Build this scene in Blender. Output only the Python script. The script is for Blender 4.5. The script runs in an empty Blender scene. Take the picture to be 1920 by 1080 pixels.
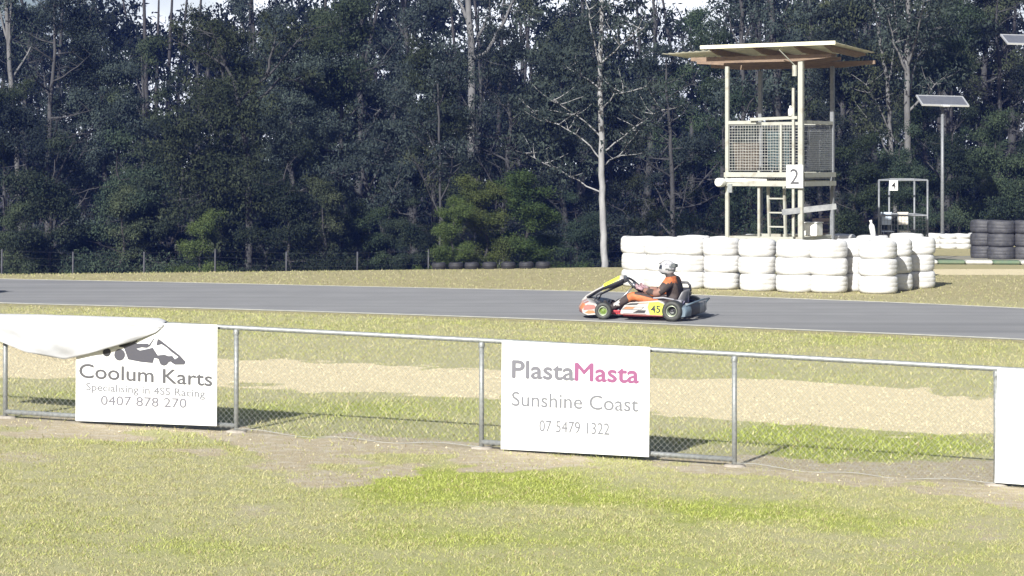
import bpy, bmesh, math, random
import numpy as np
from mathutils import Vector, Matrix, Euler

S = bpy.context.scene
COL = S.collection
R = math.radians
# ---------------------------------------------------------------- camera, light
F, HC, YH = 4000.0, 2.4, 300.0          # focal length in photo pixels, eye height (m), horizon row
cam = bpy.data.cameras.new("camera"); cam.lens = 75.0; cam.sensor_width = 36.0
cam.shift_y = -0.125; cam.clip_start = 0.1; cam.clip_end = 3000
co = bpy.data.objects.new("camera", cam); COL.objects.link(co)
co.location = (0, 0, HC); co.rotation_euler = (R(90), 0, 0); S.camera = co

SUN_EL = R(31)
SUN_DIR = Vector((-0.64, -1.42, 0)).normalized()      # horizontal direction towards the sun
w = bpy.data.worlds.new("World"); S.world = w; w.use_nodes = True
wn = w.node_tree; bg = wn.nodes["Background"]
sky = wn.nodes.new("ShaderNodeTexSky"); sky.sky_type = 'NISHITA'; sky.sun_disc = False
sky.sun_elevation = SUN_EL; sky.sun_rotation = math.atan2(SUN_DIR.x, SUN_DIR.y)
sky.air_density = 1.0; sky.dust_density = 2.0; sky.ozone_density = 1.0
# cloud patch added to whiten the sky behind the wood, narrow to limit fill
def WN(t,**k):
    n=wn.nodes.new(t)
    for a_,b_ in k.items(): setattr(n,a_,b_)
    return n
wtc=WN("ShaderNodeTexCoord"); wsp=WN("ShaderNodeSeparateXYZ"); wn.links.new(wtc.outputs['Generated'],wsp.inputs[0])
def WR(x,a,b):
    r=WN("ShaderNodeMapRange",interpolation_type='SMOOTHSTEP'); r.inputs[1].default_value=a; r.inputs[2].default_value=b; wn.links.new(x,r.inputs[0]); return r.outputs[0]
def WM(op,a,b):
    m=WN("ShaderNodeMath",operation=op)
    for i,x in ((0,a),(1,b)):
        if isinstance(x,float): m.inputs[i].default_value=x
        else: wn.links.new(x,m.inputs[i])
    return m.outputs[0]
wno=WN("ShaderNodeTexNoise"); wno.inputs['Scale'].default_value=5; wno.inputs['Detail'].default_value=6; wn.links.new(wtc.outputs['Generated'],wno.inputs['Vector'])
cf=WM('MULTIPLY',WM('MULTIPLY',WR(wsp.outputs[1],.90,.975),WR(wsp.outputs[2],.30,.13)),WR(wno.outputs[0],.30,.50))
wmx=WN("ShaderNodeMix",data_type='RGBA'); wn.links.new(cf,wmx.inputs[0]); wn.links.new(sky.outputs[0],wmx.inputs[6]); wmx.inputs[7].default_value=(15,15.6,16.2,1)
wn.links.new(wmx.outputs[2], bg.inputs[0]); bg.inputs[1].default_value = 0.05
sl = bpy.data.lights.new("sun", 'SUN'); sl.energy = 4.8; sl.angle = R(0.5); sl.color = (1.0, 0.975, 0.935)
so = bpy.data.objects.new("sun", sl); COL.objects.link(so)
tosun = Vector((SUN_DIR.x*math.cos(SUN_EL), SUN_DIR.y*math.cos(SUN_EL), math.sin(SUN_EL)))
so.rotation_euler = tosun.to_track_quat('Z', 'Y').to_euler(); so.location = (-20, -30, 30)
S.view_settings.view_transform = 'Standard'; S.view_settings.look = 'None'
S.view_settings.exposure = 0.93; S.view_settings.gamma = 1.0
try:
    S.cycles.max_bounces = 6; S.cycles.diffuse_bounces = 3; S.cycles.glossy_bounces = 2
    S.cycles.transmission_bounces = 3; S.cycles.transparent_max_bounces = 6; S.cycles.sample_clamp_indirect = 4.0
except Exception: pass

# ---------------------------------------------------------------- helpers
def P(px, py, Y):                        # point seen at a photo pixel, at depth Y
    return Vector(((px-960)*Y/F, Y, HC-(py-YH)*Y/F))
def G(px, py):                           # point of level ground seen at a photo pixel
    return P(px, py, F*HC/(py-YH))

def srgb(r, g, b):
    f = lambda c: c/12.92 if c <= .04045 else ((c+.055)/1.055)**2.4
    return (f(r/255), f(g/255), f(b/255))

class MB:
    def __init__(s): s.v=[]; s.f=[]; s.m=[]; s.s=[]
    def add(s, vs, fs, mi=0, sm=False):
        o=len(s.v); s.v += [tuple(v) for v in vs]
        for f in fs: s.f.append(tuple(i+o for i in f)); s.m.append(mi); s.s.append(sm)
        return s
    def box(s, c, d, rot=None, mi=0, bev=0.0):
        c=Vector(c); h=Vector(d)/2
        if bev>0:
            b=min(bev, *(x*.9 for x in h)); vs=[]; idx={}
            for sx in (-1,1):
                for sy in (-1,1):
                    for sz in (-1,1):
                        for k in range(3):
                            q=[sx*h.x,sy*h.y,sz*h.z]; q2=[q[i]-(0 if i==k else (sx,sy,sz)[i]*b) for i in range(3)]
                            idx[(sx,sy,sz,k)]=len(vs); vs.append(q2)
            fs=[]
            def quad(k,sg):
                a,bq=[(1,2),(2,0),(0,1)][k]; r=[]
                for (u,t) in ((-1,-1),(1,-1),(1,1),(-1,1)):
                    g=[0,0,0]; g[k]=sg; g[a]=u; g[bq]=t; r.append(idx[(*g,k)])
                fs.append(r if sg>0 else r[::-1])
            for k in range(3):
                for sg in (-1,1): quad(k,sg)
            for k in range(3):                                    # edges running along axis k
                a,bq=[(1,2),(2,0),(0,1)][k]
                for u in (-1,1):
                    for t in (-1,1):
                        g0=[0,0,0]; g0[a]=u; g0[bq]=t; g0[k]=-1; g1=list(g0); g1[k]=1
                        r=[idx[(*g0,a)],idx[(*g1,a)],idx[(*g1,bq)],idx[(*g0,bq)]]
                        fs.append(r if u*t<0 else r[::-1])
            for sx in (-1,1):
                for sy in (-1,1):
                    for sz in (-1,1):
                        r=[idx[(sx,sy,sz,k)] for k in range(3)]
                        fs.append(r if sx*sy*sz>0 else r[::-1])
        else:
            vs=[(sx*h.x,sy*h.y,sz*h.z) for sx in (-1,1) for sy in (-1,1) for sz in (-1,1)]
            fs=[(0,1,3,2),(4,6,7,5),(0,4,5,1),(2,3,7,6),(0,2,6,4),(1,5,7,3)]
        M=rot if rot is not None else Matrix.Identity(3)
        return s.add([M@Vector(v)+c for v in vs], fs, mi)
    def tube(s, pts, rad, n=8, mi=0, cap=True, sm=True):
        pts=[Vector(p) for p in pts]
        if not hasattr(rad,'__len__'): rad=[rad]*len(pts)
        vs=[]; fs=[]; pu=None
        for i,p in enumerate(pts):
            a=pts[max(i-1,0)]; b=pts[min(i+1,len(pts)-1)]; t=(b-a)
            t=t.normalized() if t.length>1e-9 else Vector((0,0,1))
            u = pu-t*pu.dot(t) if pu is not None else None
            if u is None or u.length<1e-4:
                u=t.cross(Vector((0,0,1)))
                if u.length<1e-3: u=t.cross(Vector((1,0,0)))
            u.normalize(); pu=u; v=t.cross(u)
            for k in range(n):
                an=2*math.pi*k/n
                vs.append(p+(u*math.cos(an)+v*math.sin(an))*rad[i])
        for i in range(len(pts)-1):
            for k in range(n):
                k2=(k+1)%n; fs.append((i*n+k,i*n+k2,(i+1)*n+k2,(i+1)*n+k))
        s.add(vs,fs,mi,sm)
        if cap: s.add([vs[k] for k in range(n)],[tuple(range(n))[::-1]],mi); s.add([vs[(len(pts)-1)*n+k] for k in range(n)],[tuple(range(n))],mi)
        return s
    def bar(s, a, b, wx, wy=None, mi=0, up=(0,0,1)):            # square section bar from a to b
        a=Vector(a); b=Vector(b); t=(b-a); L=t.length; t.normalize()
        u=Vector(up).cross(t)
        if u.length<1e-3: u=Vector((1,0,0)).cross(t)
        u.normalize(); v=t.cross(u); wy=wy or wx
        Mx=Matrix((u,v,t)).transposed()
        return s.box((a+b)/2,(wx,wy,L),Mx,mi)
    def lathe(s, prof, n=32, closed=False, M=None, mi=0, sm=True):   # profile of (r,z)
        M=M or Matrix.Identity(4); vs=[]; fs=[]; m=len(prof)
        for k in range(n):
            a=2*math.pi*k/n
            for (r,z) in prof: vs.append(M@Vector((r*math.cos(a),r*math.sin(a),z)))
        for k in range(n):
            k2=(k+1)%n
            for j in range(m if closed else m-1):
                j2=(j+1)%m; fs.append((k*m+j,k2*m+j,k2*m+j2,k*m+j2))
        return s.add(vs,fs,mi,sm)
    def prism(s, out, y0, y1, mi=0, M=None):     # outline in (x,z), thickness along y
        M=M or Matrix.Identity(4); n=len(out)
        vs=[M@Vector((x,y0,z)) for x,z in out]+[M@Vector((x,y1,z)) for x,z in out]
        fs=[tuple(range(n)),tuple(range(2*n-1,n-1,-1))]+[(i,n+i,n+(i+1)%n,(i+1)%n) for i in range(n)]
        return s.add(vs,fs,mi)
    def build(s, name, mats, parent=None, bevel=0, loc=None, fix=True):
        me=bpy.data.meshes.new(name); me.from_pydata(s.v,[],s.f)
        if not isinstance(mats,(list,tuple)): mats=[mats]
        for m in mats: me.materials.append(m)
        me.polygons.foreach_set('material_index',s.m); me.polygons.foreach_set('use_smooth',s.s)
        if fix or bevel:
            bm=bmesh.new(); bm.from_mesh(me)
            bmesh.ops.remove_doubles(bm,verts=bm.verts,dist=1e-6)
            bmesh.ops.recalc_face_normals(bm,faces=bm.faces)
            if bevel: bmesh.ops.bevel(bm,geom=[e for e in bm.edges if e.is_manifold and e.calc_face_angle(0)>.5],offset=bevel,segments=2,affect='EDGES',clamp_overlap=True)
            bm.to_mesh(me); bm.free()
        me.update()
        o=bpy.data.objects.new(name,me); COL.objects.link(o)
        if parent: o.parent=parent
        if loc: o.location=loc
        return o

def tag(o,label=None,cat=None,group=None,kind=None):
    if label: o['label']=label
    if cat: o['category']=cat
    if group: o['group']=group
    if kind: o['kind']=kind
    return o
def thing(name,label,cat,loc=(0,0,0),rz=0,group=None):
    o=bpy.data.objects.new(name,None); COL.objects.link(o); o.location=loc; o.rotation_euler=(0,0,rz)
    o.empty_display_size=.2
    return tag(o,label,cat,group)
KIDS={}
def dup(root,loc=None,rot=None,label=None,group=None,scale=None):
    def cp(o,par):
        c=o.copy(); COL.objects.link(c)
        if par: c.parent=par
        for ch in [x for x in o.children]: cp(ch,c)
        return c
    c=cp(root,None)
    if loc is not None: c.location=loc
    if rot is not None: c.rotation_euler=rot
    if scale is not None: c.scale=scale
    if label: c['label']=label
    if group: c['group']=group
    return c

def npmesh(name,V,Fq,mats,attrs=None,smooth=False,mi=None):     # fast mesh from arrays, faces of one size
    V=np.asarray(V,dtype=np.float32); Fq=np.asarray(Fq,dtype=np.int32); k=Fq.shape[1]
    me=bpy.data.meshes.new(name); me.vertices.add(len(V)); me.vertices.foreach_set('co',V.ravel())
    me.loops.add(Fq.size); me.loops.foreach_set('vertex_index',Fq.ravel())
    me.polygons.add(len(Fq)); me.polygons.foreach_set('loop_start',np.arange(0,Fq.size,k,dtype=np.int32))
    if mi is not None: me.polygons.foreach_set('material_index',np.asarray(mi,dtype=np.int32))
    me.polygons.foreach_set('use_smooth',np.full(len(Fq),smooth))
    for m in (mats if isinstance(mats,(list,tuple)) else [mats]): me.materials.append(m)
    me.update(calc_edges=True)
    for nm,arr in (attrs or {}).items():
        arr=np.asarray(arr,dtype=np.float32)
        if arr.ndim==1: a=me.attributes.new(nm,'FLOAT','POINT'); a.data.foreach_set('value',arr)
        else:
            if arr.shape[1]==3: arr=np.hstack([arr,np.ones((len(arr),1),np.float32)])
            a=me.attributes.new(nm,'FLOAT_COLOR','POINT'); a.data.foreach_set('color',arr.ravel())
    return me
def link(name,me,parent=None):
    o=bpy.data.objects.new(name,me); COL.objects.link(o)
    if parent: o.parent=parent
    return o

def _hash(ix,iy,s):
    h=(ix.astype(np.int64)*374761393+iy.astype(np.int64)*668265263+s*982451653)&0xffffffff
    h=((h^(h>>13))*1274126177)&0xffffffff
    return ((h^(h>>16))&0xffff)/65535.0
def vnoise(x,y,sc,seed=0,oct=3):
    x=np.asarray(x,float)/sc; y=np.asarray(y,float)/sc; t=0; a=1; tot=0
    for o in range(oct):
        ix=np.floor(x); iy=np.floor(y); fx=x-ix; fy=y-iy; fx=fx*fx*(3-2*fx); fy=fy*fy*(3-2*fy)
        n=(_hash(ix,iy,seed+o)*(1-fx)+_hash(ix+1,iy,seed+o)*fx)*(1-fy)+(_hash(ix,iy+1,seed+o)*(1-fx)+_hash(ix+1,iy+1,seed+o)*fx)*fy
        t=t+n*a; tot+=a; a*=.5; x=x*2.03+7.1; y=y*2.03+3.7
    return t/tot
def sstep(a,b,x):
    t=np.clip((np.asarray(x,float)-a)/(b-a),0,1); return t*t*(3-2*t)

# ---------------------------------------------------------------- materials
def mat(name,col,rough=.6,col2=None,scale=20,metal=0,bump=0,bscale=None,spec=.5,detail=4,fac=(.35,.65),coat=0,stretch=None):
    m=bpy.data.materials.new(name); m.use_nodes=True; nt=m.node_tree; b=nt.nodes['Principled BSDF']
    b.inputs['Roughness'].default_value=rough; b.inputs['Metallic'].default_value=metal
    b.inputs['Specular IOR Level'].default_value=spec; b.inputs['Coat Weight'].default_value=coat
    b.inputs['Base Color'].default_value=(*col,1)
    if col2 is not None or bump:
        tc=nt.nodes.new('ShaderNodeTexCoord'); mp=nt.nodes.new('ShaderNodeMapping'); nt.links.new(tc.outputs['Object'],mp.inputs[0])
        if stretch: mp.inputs['Scale'].default_value=stretch
    if col2 is not None:
        n=nt.nodes.new('ShaderNodeTexNoise'); n.inputs['Scale'].default_value=scale; n.inputs['Detail'].default_value=detail
        r=nt.nodes.new('ShaderNodeMapRange'); r.inputs[1].default_value=fac[0]; r.inputs[2].default_value=fac[1]
        x=nt.nodes.new('ShaderNodeMix'); x.data_type='RGBA'; x.inputs[6].default_value=(*col,1); x.inputs[7].default_value=(*col2,1)
        nt.links.new(mp.outputs[0],n.inputs['Vector']); nt.links.new(n.outputs[0],r.inputs[0]); nt.links.new(r.outputs[0],x.inputs[0]); nt.links.new(x.outputs[2],b.inputs['Base Color'])
    if bump:
        n2=nt.nodes.new('ShaderNodeTexNoise'); n2.inputs['Scale'].default_value=bscale or scale*3; n2.inputs['Detail'].default_value=4
        bp=nt.nodes.new('ShaderNodeBump'); bp.inputs['Strength'].default_value=bump; bp.inputs['Distance'].default_value=.02
        nt.links.new(mp.outputs[0],n2.inputs['Vector']); nt.links.new(n2.outputs[0],bp.inputs['Height']); nt.links.new(bp.outputs[0],b.inputs['Normal'])
    return m
GALV=mat('galvanised_steel',(.30,.315,.31),.5,(.22,.235,.235),30,metal=.35)
WIRE=mat('fence_wire',(.30,.305,.28),.7,metal=.2)
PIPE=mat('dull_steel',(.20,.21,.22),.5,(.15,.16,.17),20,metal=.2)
WHITEP=mat('white_paint',(.78,.78,.74),.5,(.62,.60,.54),6,fac=(.45,.8))
TOWP=mat('cream_tower_paint',(.34,.345,.30),.5,(.22,.19,.14),6,fac=(.52,.80))
SIGNW=mat('sign_white',(.66,.67,.655),.5,(.60,.61,.595),3,fac=(.5,.8))
TIMBER=mat('weathered_timber',(.22,.155,.105),.75,(.15,.105,.075),7,bump=.3,stretch=(1,1,6))
PLANKG=mat('grey_plank',(.34,.35,.35),.7,(.24,.25,.26),9,bump=.2)
TYREW=mat('white_painted_rubber',(.57,.57,.56),.55,(.40,.395,.375),3.2,bump=.2,bscale=30,fac=(.50,.72))
TYREB=mat('black_rubber',(.035,.036,.042),.65,(.06,.06,.065),8,bump=.2,bscale=40)
ROOFM=mat('roof_sheet',(.62,.60,.48),.5,(.45,.44,.36),5)
LTXT=mat('grey_lettering',(.07,.07,.075),.5); LTXT2=mat('pale_lettering',(.40,.46,.48),.5)
LGRY=mat('mid_grey_lettering',(.13,.13,.15),.5); LPALE=mat('light_grey_lettering',(.14,.145,.16),.5)
LPINK=mat('magenta_lettering',(.22,.065,.15),.5); LBLK=mat('black_print',(.02,.02,.022),.55)
LPHONE=mat('faint_grey_lettering',(.28,.28,.30),.5)
PANEL=mat('solar_cells',(.10,.105,.12),.3,(.13,.135,.15),12); ALU=mat('aluminium_frame',(.6,.61,.62),.4,metal=.5)
# ---------------------------------------------------------------- ground
def zg(x,y):
    x=np.asarray(x,float); y=np.asarray(y,float)
    slope=(-.028*np.clip(x,-9,9)-.012)*(1-sstep(20,28,y))
    yc=43.2+np.clip((x+11)/13,0,1)*3.2
    drop=-2.3*sstep(0,26,y-yc)*(1-sstep(3.2,8.5,x-(y-46)*.03))
    return slope+drop+.02*(vnoise(x,y,2.5,11,2)-.5)*(1-sstep(26,30,y))
def zgf(x,y): return float(zg(np.array([x]),np.array([y]))[0])
def tri(xs): return np.unique(np.round(np.concatenate(xs),4))
gx=tri([np.arange(-12,12.01,.09),np.arange(-40,40.1,.8),np.arange(-320,321,40)])
gy=tri([np.arange(11,30,.09),np.arange(30,56,.25),np.arange(56,90,.8),np.arange(-60,11,1.5),np.array([95,105,120,150,200,300,420])])
XX,YY=np.meshgrid(gx,gy); ZZ=zg(XX,YY)
def zones(x,y):
    """what covers the ground there: sand strip, bare dirt, lushness of the grass"""
    z=zg(x,y); yy=np.maximum(y,4); u=960+F*x/yy; v=YH+F*(HC-z)/yy
    n1=vnoise(x,y,.9,3,3)-.5; n2=vnoise(x,y,.35,5,3)-.5; n3=vnoise(x,y,3.0,8,3)
    sc=(v-YH)/400.0
    st=np.interp(u,[-900,30,443,700,900,1240,1400,1600,1860,2800],[600,648,674,684,692,706,713,725,738,790])+ (n1*26+n2*16)*sc
    sb=np.interp(u,[-900,30,443,700,900,1240,1400,1600,1860,2800],[660,706,728,737,746,776,788,800,810,850])+ (n1*30+n2*18)*sc
    sand=sstep(-3,3,v-st)*sstep(-4,4,sb-v)
    dt=np.interp(u,[-900,0,300,443,560,900,950,1377,1500,1868,2800],[740,778,790,800,806,828,838,850,848,872,930])+(n1*26+n2*20)*sc
    db=np.interp(u,[-900,0,150,300,480,560,660,900,1250,1377,1600,1700,1868,2800],[780,818,822,816,838,880,872,872,884,906,925,928,955,1030])+(n1*60+n2*40)*sc
    dirt=sstep(-5,7,v-dt)*sstep(-7,7,db-v)
    for (cu,cv,ru,rv,am) in ((560,895,130,34,.85),(480,955,110,26,.62),(120,800,150,20,.8),(1790,1060,130,20,.45),(700,1040,90,18,.35),(60,850,120,18,.6),(1730,1035,160,26,.45),(1850,985,110,34,.62),(1000,1045,200,18,.4),(1080,960,60,10,.35),(300,1000,90,14,.4)):
        e=((u-cu)/ru)**2+((v-cv)/rv)**2
        dirt=np.maximum(dirt,am*np.clip(1.15-e+n1*2.6+n2*1.2,0,1))
    lush=np.clip((n3-.42)*2.2,0,1)*.5
    for (cu,cv,ru,rv,am) in ((900,915,330,52,1.0),(1500,965,330,50,.95),(820,1010,240,45,.6),(1150,1000,300,40,.55),(1350,1050,260,40,.5),(500,1040,200,35,.5),(330,1030,150,40,.5),(1700,840,330,26,1.),(1450,815,230,26,.9),(700,770,330,26,.65),(230,745,260,20,.5),(1200,950,200,50,.4),(1500,640,500,22,.45),(700,610,500,14,.3),(1800,1050,160,40,.6)):
        e=((u-cu)/ru)**2+((v-cv)/rv)**2
        lush=np.maximum(lush,am*np.clip((1.45-e+n1*2.2+n2*1.0)*.55,0,1))
    far=sstep(33,38,y)
    # far verge is dry; a sand patch shows beyond the tyre wall on the right
    fs=sstep(503,506,v)*sstep(0,3,517-v)*sstep(1690,1780,u)*(y>36)
    sand=np.maximum(sand*(y<29),fs)
    lush=lush*(1-.75*far)
    return sand,dirt*(y<24),lush,far
sand,dirt,lush,far=zones(XX.ravel(),YY.ravel())
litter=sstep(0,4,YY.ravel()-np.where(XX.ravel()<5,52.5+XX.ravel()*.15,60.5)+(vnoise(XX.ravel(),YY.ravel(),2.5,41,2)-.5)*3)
V=np.stack([XX.ravel(),YY.ravel(),ZZ.ravel()],1)
nx,ny=len(gx),len(gy); ii=(np.arange(ny-1)[:,None]*nx+np.arange(nx-1)[None,:]).ravel()
Fq=np.stack([ii,ii+1,ii+nx+1,ii+nx],1)
gm=bpy.data.materials.new('ground'); gm.use_nodes=True; nt=gm.node_tree; gb=nt.nodes['Principled BSDF']
def N(t,**k):
    n=nt.nodes.new(t)
    for a,b in k.items(): setattr(n,a,b)
    return n
def L(a,b): nt.links.new(a,b)
tc=N('ShaderNodeTexCoord')
def noise(sc,det=5,rough=.6):
    n=N('ShaderNodeTexNoise'); n.inputs['Scale'].default_value=sc; n.inputs['Detail'].default_value=det; n.inputs['Roughness'].default_value=rough
    L(tc.outputs['Object'],n.inputs['Vector']); return n.outputs[0]
def rng_(x,a,b,c=0.,d=1.):
    r=N('ShaderNodeMapRange'); r.inputs[1].default_value=a; r.inputs[2].default_value=b; r.inputs[3].default_value=c; r.inputs[4].default_value=d
    L(x,r.inputs[0]); return r.outputs[0]
def mix(f,a,b):
    m=N('ShaderNodeMix',data_type='RGBA')
    for i,x in ((0,f),(6,a),(7,b)):
        if isinstance(x,tuple): m.inputs[i].default_value=(*x,1)
        elif isinstance(x,float): m.inputs[i].default_value=x
        else: L(x,m.inputs[i])
    return m.outputs[2]
def attr(n): a=N('ShaderNodeAttribute'); a.attribute_name=n; return a.outputs['Fac']
def mth(op,a,b):
    m=N('ShaderNodeMath',operation=op)
    for i,x in ((0,a),(1,b)):
        if isinstance(x,float): m.inputs[i].default_value=x
        else: L(x,m.inputs[i])
    return m.outputs[0]
fine=noise(55); med=noise(9); big=noise(1.3); vf=noise(160,3)
dry=mix(rng_(fine,.3,.7),(.46,.445,.225),(.36,.35,.17))
dry=mix(rng_(med,.35,.7),dry,(.40,.375,.245))
gre=mix(rng_(fine,.3,.7),(.36,.40,.10),(.25,.29,.07))
grass=mix(rng_(mth('ADD',attr('lush'),mth('MULTIPLY',mth('SUBTRACT',med,.5),.9)),.15,.75),dry,gre)
farc=mix(rng_(noise(3.5),.3,.7),(.40,.36,.235),(.32,.305,.18)); farc=mix(rng_(fine,.35,.7),farc,(.34,.295,.135))
grass=mix(attr('far'),grass,farc)
dcol=mix(rng_(fine,.3,.7),(.50,.435,.30),(.36,.30,.205)); dcol=mix(rng_(med,.45,.75),dcol,(.53,.485,.39)); dcol=mix(rng_(vf,.6,.75),dcol,(.24,.19,.125))
scol=mix(rng_(vf,.38,.62),(.54,.465,.295),(.76,.67,.45)); scol=mix(rng_(fine,.5,.72),scol,(.62,.55,.35)); scol=mix(rng_(noise(90,2),.66,.74),scol,(.36,.30,.19))
def ragged(a,amp): return rng_(mth('ADD',attr(a),mth('MULTIPLY',mth('SUBTRACT',fine,.5),amp)),.38,.62)
c=mix(ragged('dirt',1.1),grass,dcol); c=mix(ragged('sand',1.3),c,scol)
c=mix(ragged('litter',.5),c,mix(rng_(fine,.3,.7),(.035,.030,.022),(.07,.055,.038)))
L(c,gb.inputs['Base Color']); gb.inputs['Roughness'].default_value=.95; gb.inputs['Specular IOR Level'].default_value=.1
bp=N('ShaderNodeBump'); bp.inputs['Strength'].default_value=.7; bp.inputs['Distance'].default_value=.03
L(mth('ADD',mth('MULTIPLY',fine,1.0),mth('MULTIPLY',vf,.5)),bp.inputs['Height']); L(bp.outputs[0],gb.inputs['Normal'])
g=link('ground',npmesh('ground',V,Fq,gm,{'sand':sand,'dirt':dirt,'lush':lush,'far':far,'litter':litter},smooth=True)); tag(g,kind='structure')

# ---- race track: edges traced on level ground
farp=[(-520,512),(-200,518.5),(0,525),(320,531),(640,538.5),(960,545),(1180,550),(1380,558),(1650,568),(1920,580),(2300,601),(3000,645)]
nearp=[(-520,554),(-200,563),(0,572),(200,577),(400,582.3),(680,591),(960,600.5),(1180,609),(1380,618),(1650,629),(1920,641),(2300,660),(3000,704)]
def resamp(pl,n=80):
    pts=[G(*p) for p in pl]; xs=[p.x for p in pts]; ys=[p.y for p in pts]
    t=np.concatenate([[0],np.cumsum(np.hypot(np.diff(xs),np.diff(ys)))]); tt=np.linspace(0,t[-1],n)
    x=np.interp(tt,t,xs); y=np.interp(tt,t,ys)
    for _ in range(6):
        x[1:-1]=(x[:-2]+2*x[1:-1]+x[2:])/4; y[1:-1]=(y[:-2]+2*y[1:-1]+y[2:])/4
    return np.stack([x,y],1)
fe,ne=resamp(farp),resamp(nearp)
def strip(name,a,b,z,m,kind='structure'):
    n=len(a); za=np.maximum(zg(a[:,0],a[:,1]),0)*0+z; V=np.concatenate([np.c_[a,za],np.c_[b,za]]); i=np.arange(n-1)
    o=link(name,npmesh(name,V,np.stack([i,i+1,i+1+n,i+n],1),m)); tag(o,kind=kind); return o
ASPH=mat('asphalt',(.246,.247,.245),.8,(.222,.223,.222),1.2,bump=.25,bscale=220,spec=.3)
strip('race_track',ne,fe,.024,ASPH)
# rubbered line, scuffs and a few patched joints in the asphalt, running along the track
at=ASPH.node_tree; ab=at.nodes['Principled BSDF']; src=ab.inputs['Base Color'].links[0].from_socket
tcx=at.nodes.new('ShaderNodeTexCoord'); mpx=at.nodes.new('ShaderNodeMapping'); mpx.inputs['Rotation'].default_value=(0,0,R(24)); mpx.inputs['Scale'].default_value=(.05,1.6,1)
nx1=at.nodes.new('ShaderNodeTexNoise'); nx1.inputs['Scale'].default_value=1.0; nx1.inputs['Detail'].default_value=5
at.links.new(tcx.outputs['Object'],mpx.inputs[0]); at.links.new(mpx.outputs[0],nx1.inputs['Vector'])
rx=at.nodes.new('ShaderNodeMapRange'); rx.inputs[1].default_value=.46; rx.inputs[2].default_value=.66; rx.inputs[3].default_value=0; rx.inputs[4].default_value=.7; at.links.new(nx1.outputs[0],rx.inputs[0])
mxx=at.nodes.new('ShaderNodeMix'); mxx.data_type='RGBA'; at.links.new(rx.outputs[0],mxx.inputs[0]); at.links.new(src,mxx.inputs[6]); mxx.inputs[7].default_value=(.165,.166,.168,1); at.links.new(mxx.outputs[2],ab.inputs['Base Color'])
def offs(c,d):
    t=np.gradient(c,axis=0); t/=np.linalg.norm(t,axis=1)[:,None]; return c+np.stack([-t[:,1],t[:,0]],1)*d
LINE=mat('line_paint',(.68,.66,.55),.7,(.5,.49,.42),8)
strip('edge_line',offs(ne,.03),offs(ne,.17),.028,LINE); strip('edge_line',offs(fe,-.16),offs(fe,-.02),.028,LINE)
# shoulders under the track edges so the slab meets the verge
SHO=mat('verge_edge',(.27,.24,.13),.95,(.2,.19,.09),14)
def slope_strip(c,d):
    o=offs(c,d); n=len(c); V=np.concatenate([np.c_[c,np.full(n,.0235)],np.c_[o,zg(o[:,0],o[:,1])-.03]]); i=np.arange(n-1)
    q=link('track_shoulder',npmesh('track_shoulder',V,np.stack([i,i+1,i+1+n,i+n],1),SHO)); tag(q,kind='structure')
slope_strip(ne,-.5); slope_strip(fe,.5)
# far piece of circuit with a painted kerb on the right
a=np.array([[8.6,48.9],[24,47.0]]); b=np.array([[8.6,53.2],[24,51.4]])
def lerp(p,n): return np.stack([np.linspace(p[0,k],p[1,k],n) for k in range(2)],1)
A_,B_=lerp(a,24),lerp(b,24)
strip('service_track',A_+[0,.9],B_,.02,mat('old_asphalt',(.19,.19,.165),.85,(.24,.22,.16),2))
KW=mat('kerb_white',(.46,.46,.42),.6,(.38,.38,.33),8); KG=mat('kerb_green',(.09,.14,.085),.65,(.12,.15,.09),8)
kb=MB()
d=(Vector((24-8.6,-1.9,0))).normalized(); rot=Matrix.Rotation(math.atan2(d.y,d.x),3,'Z')
for k in range(26):
    p=Vector((8.6,49.4,.05))+d*(k*.62+.3); kb.box(p,(.615,.5,.09),rot,k%2,bev=.03)
tag(kb.build('kerb',[KG,KW]),kind='structure')

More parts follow.
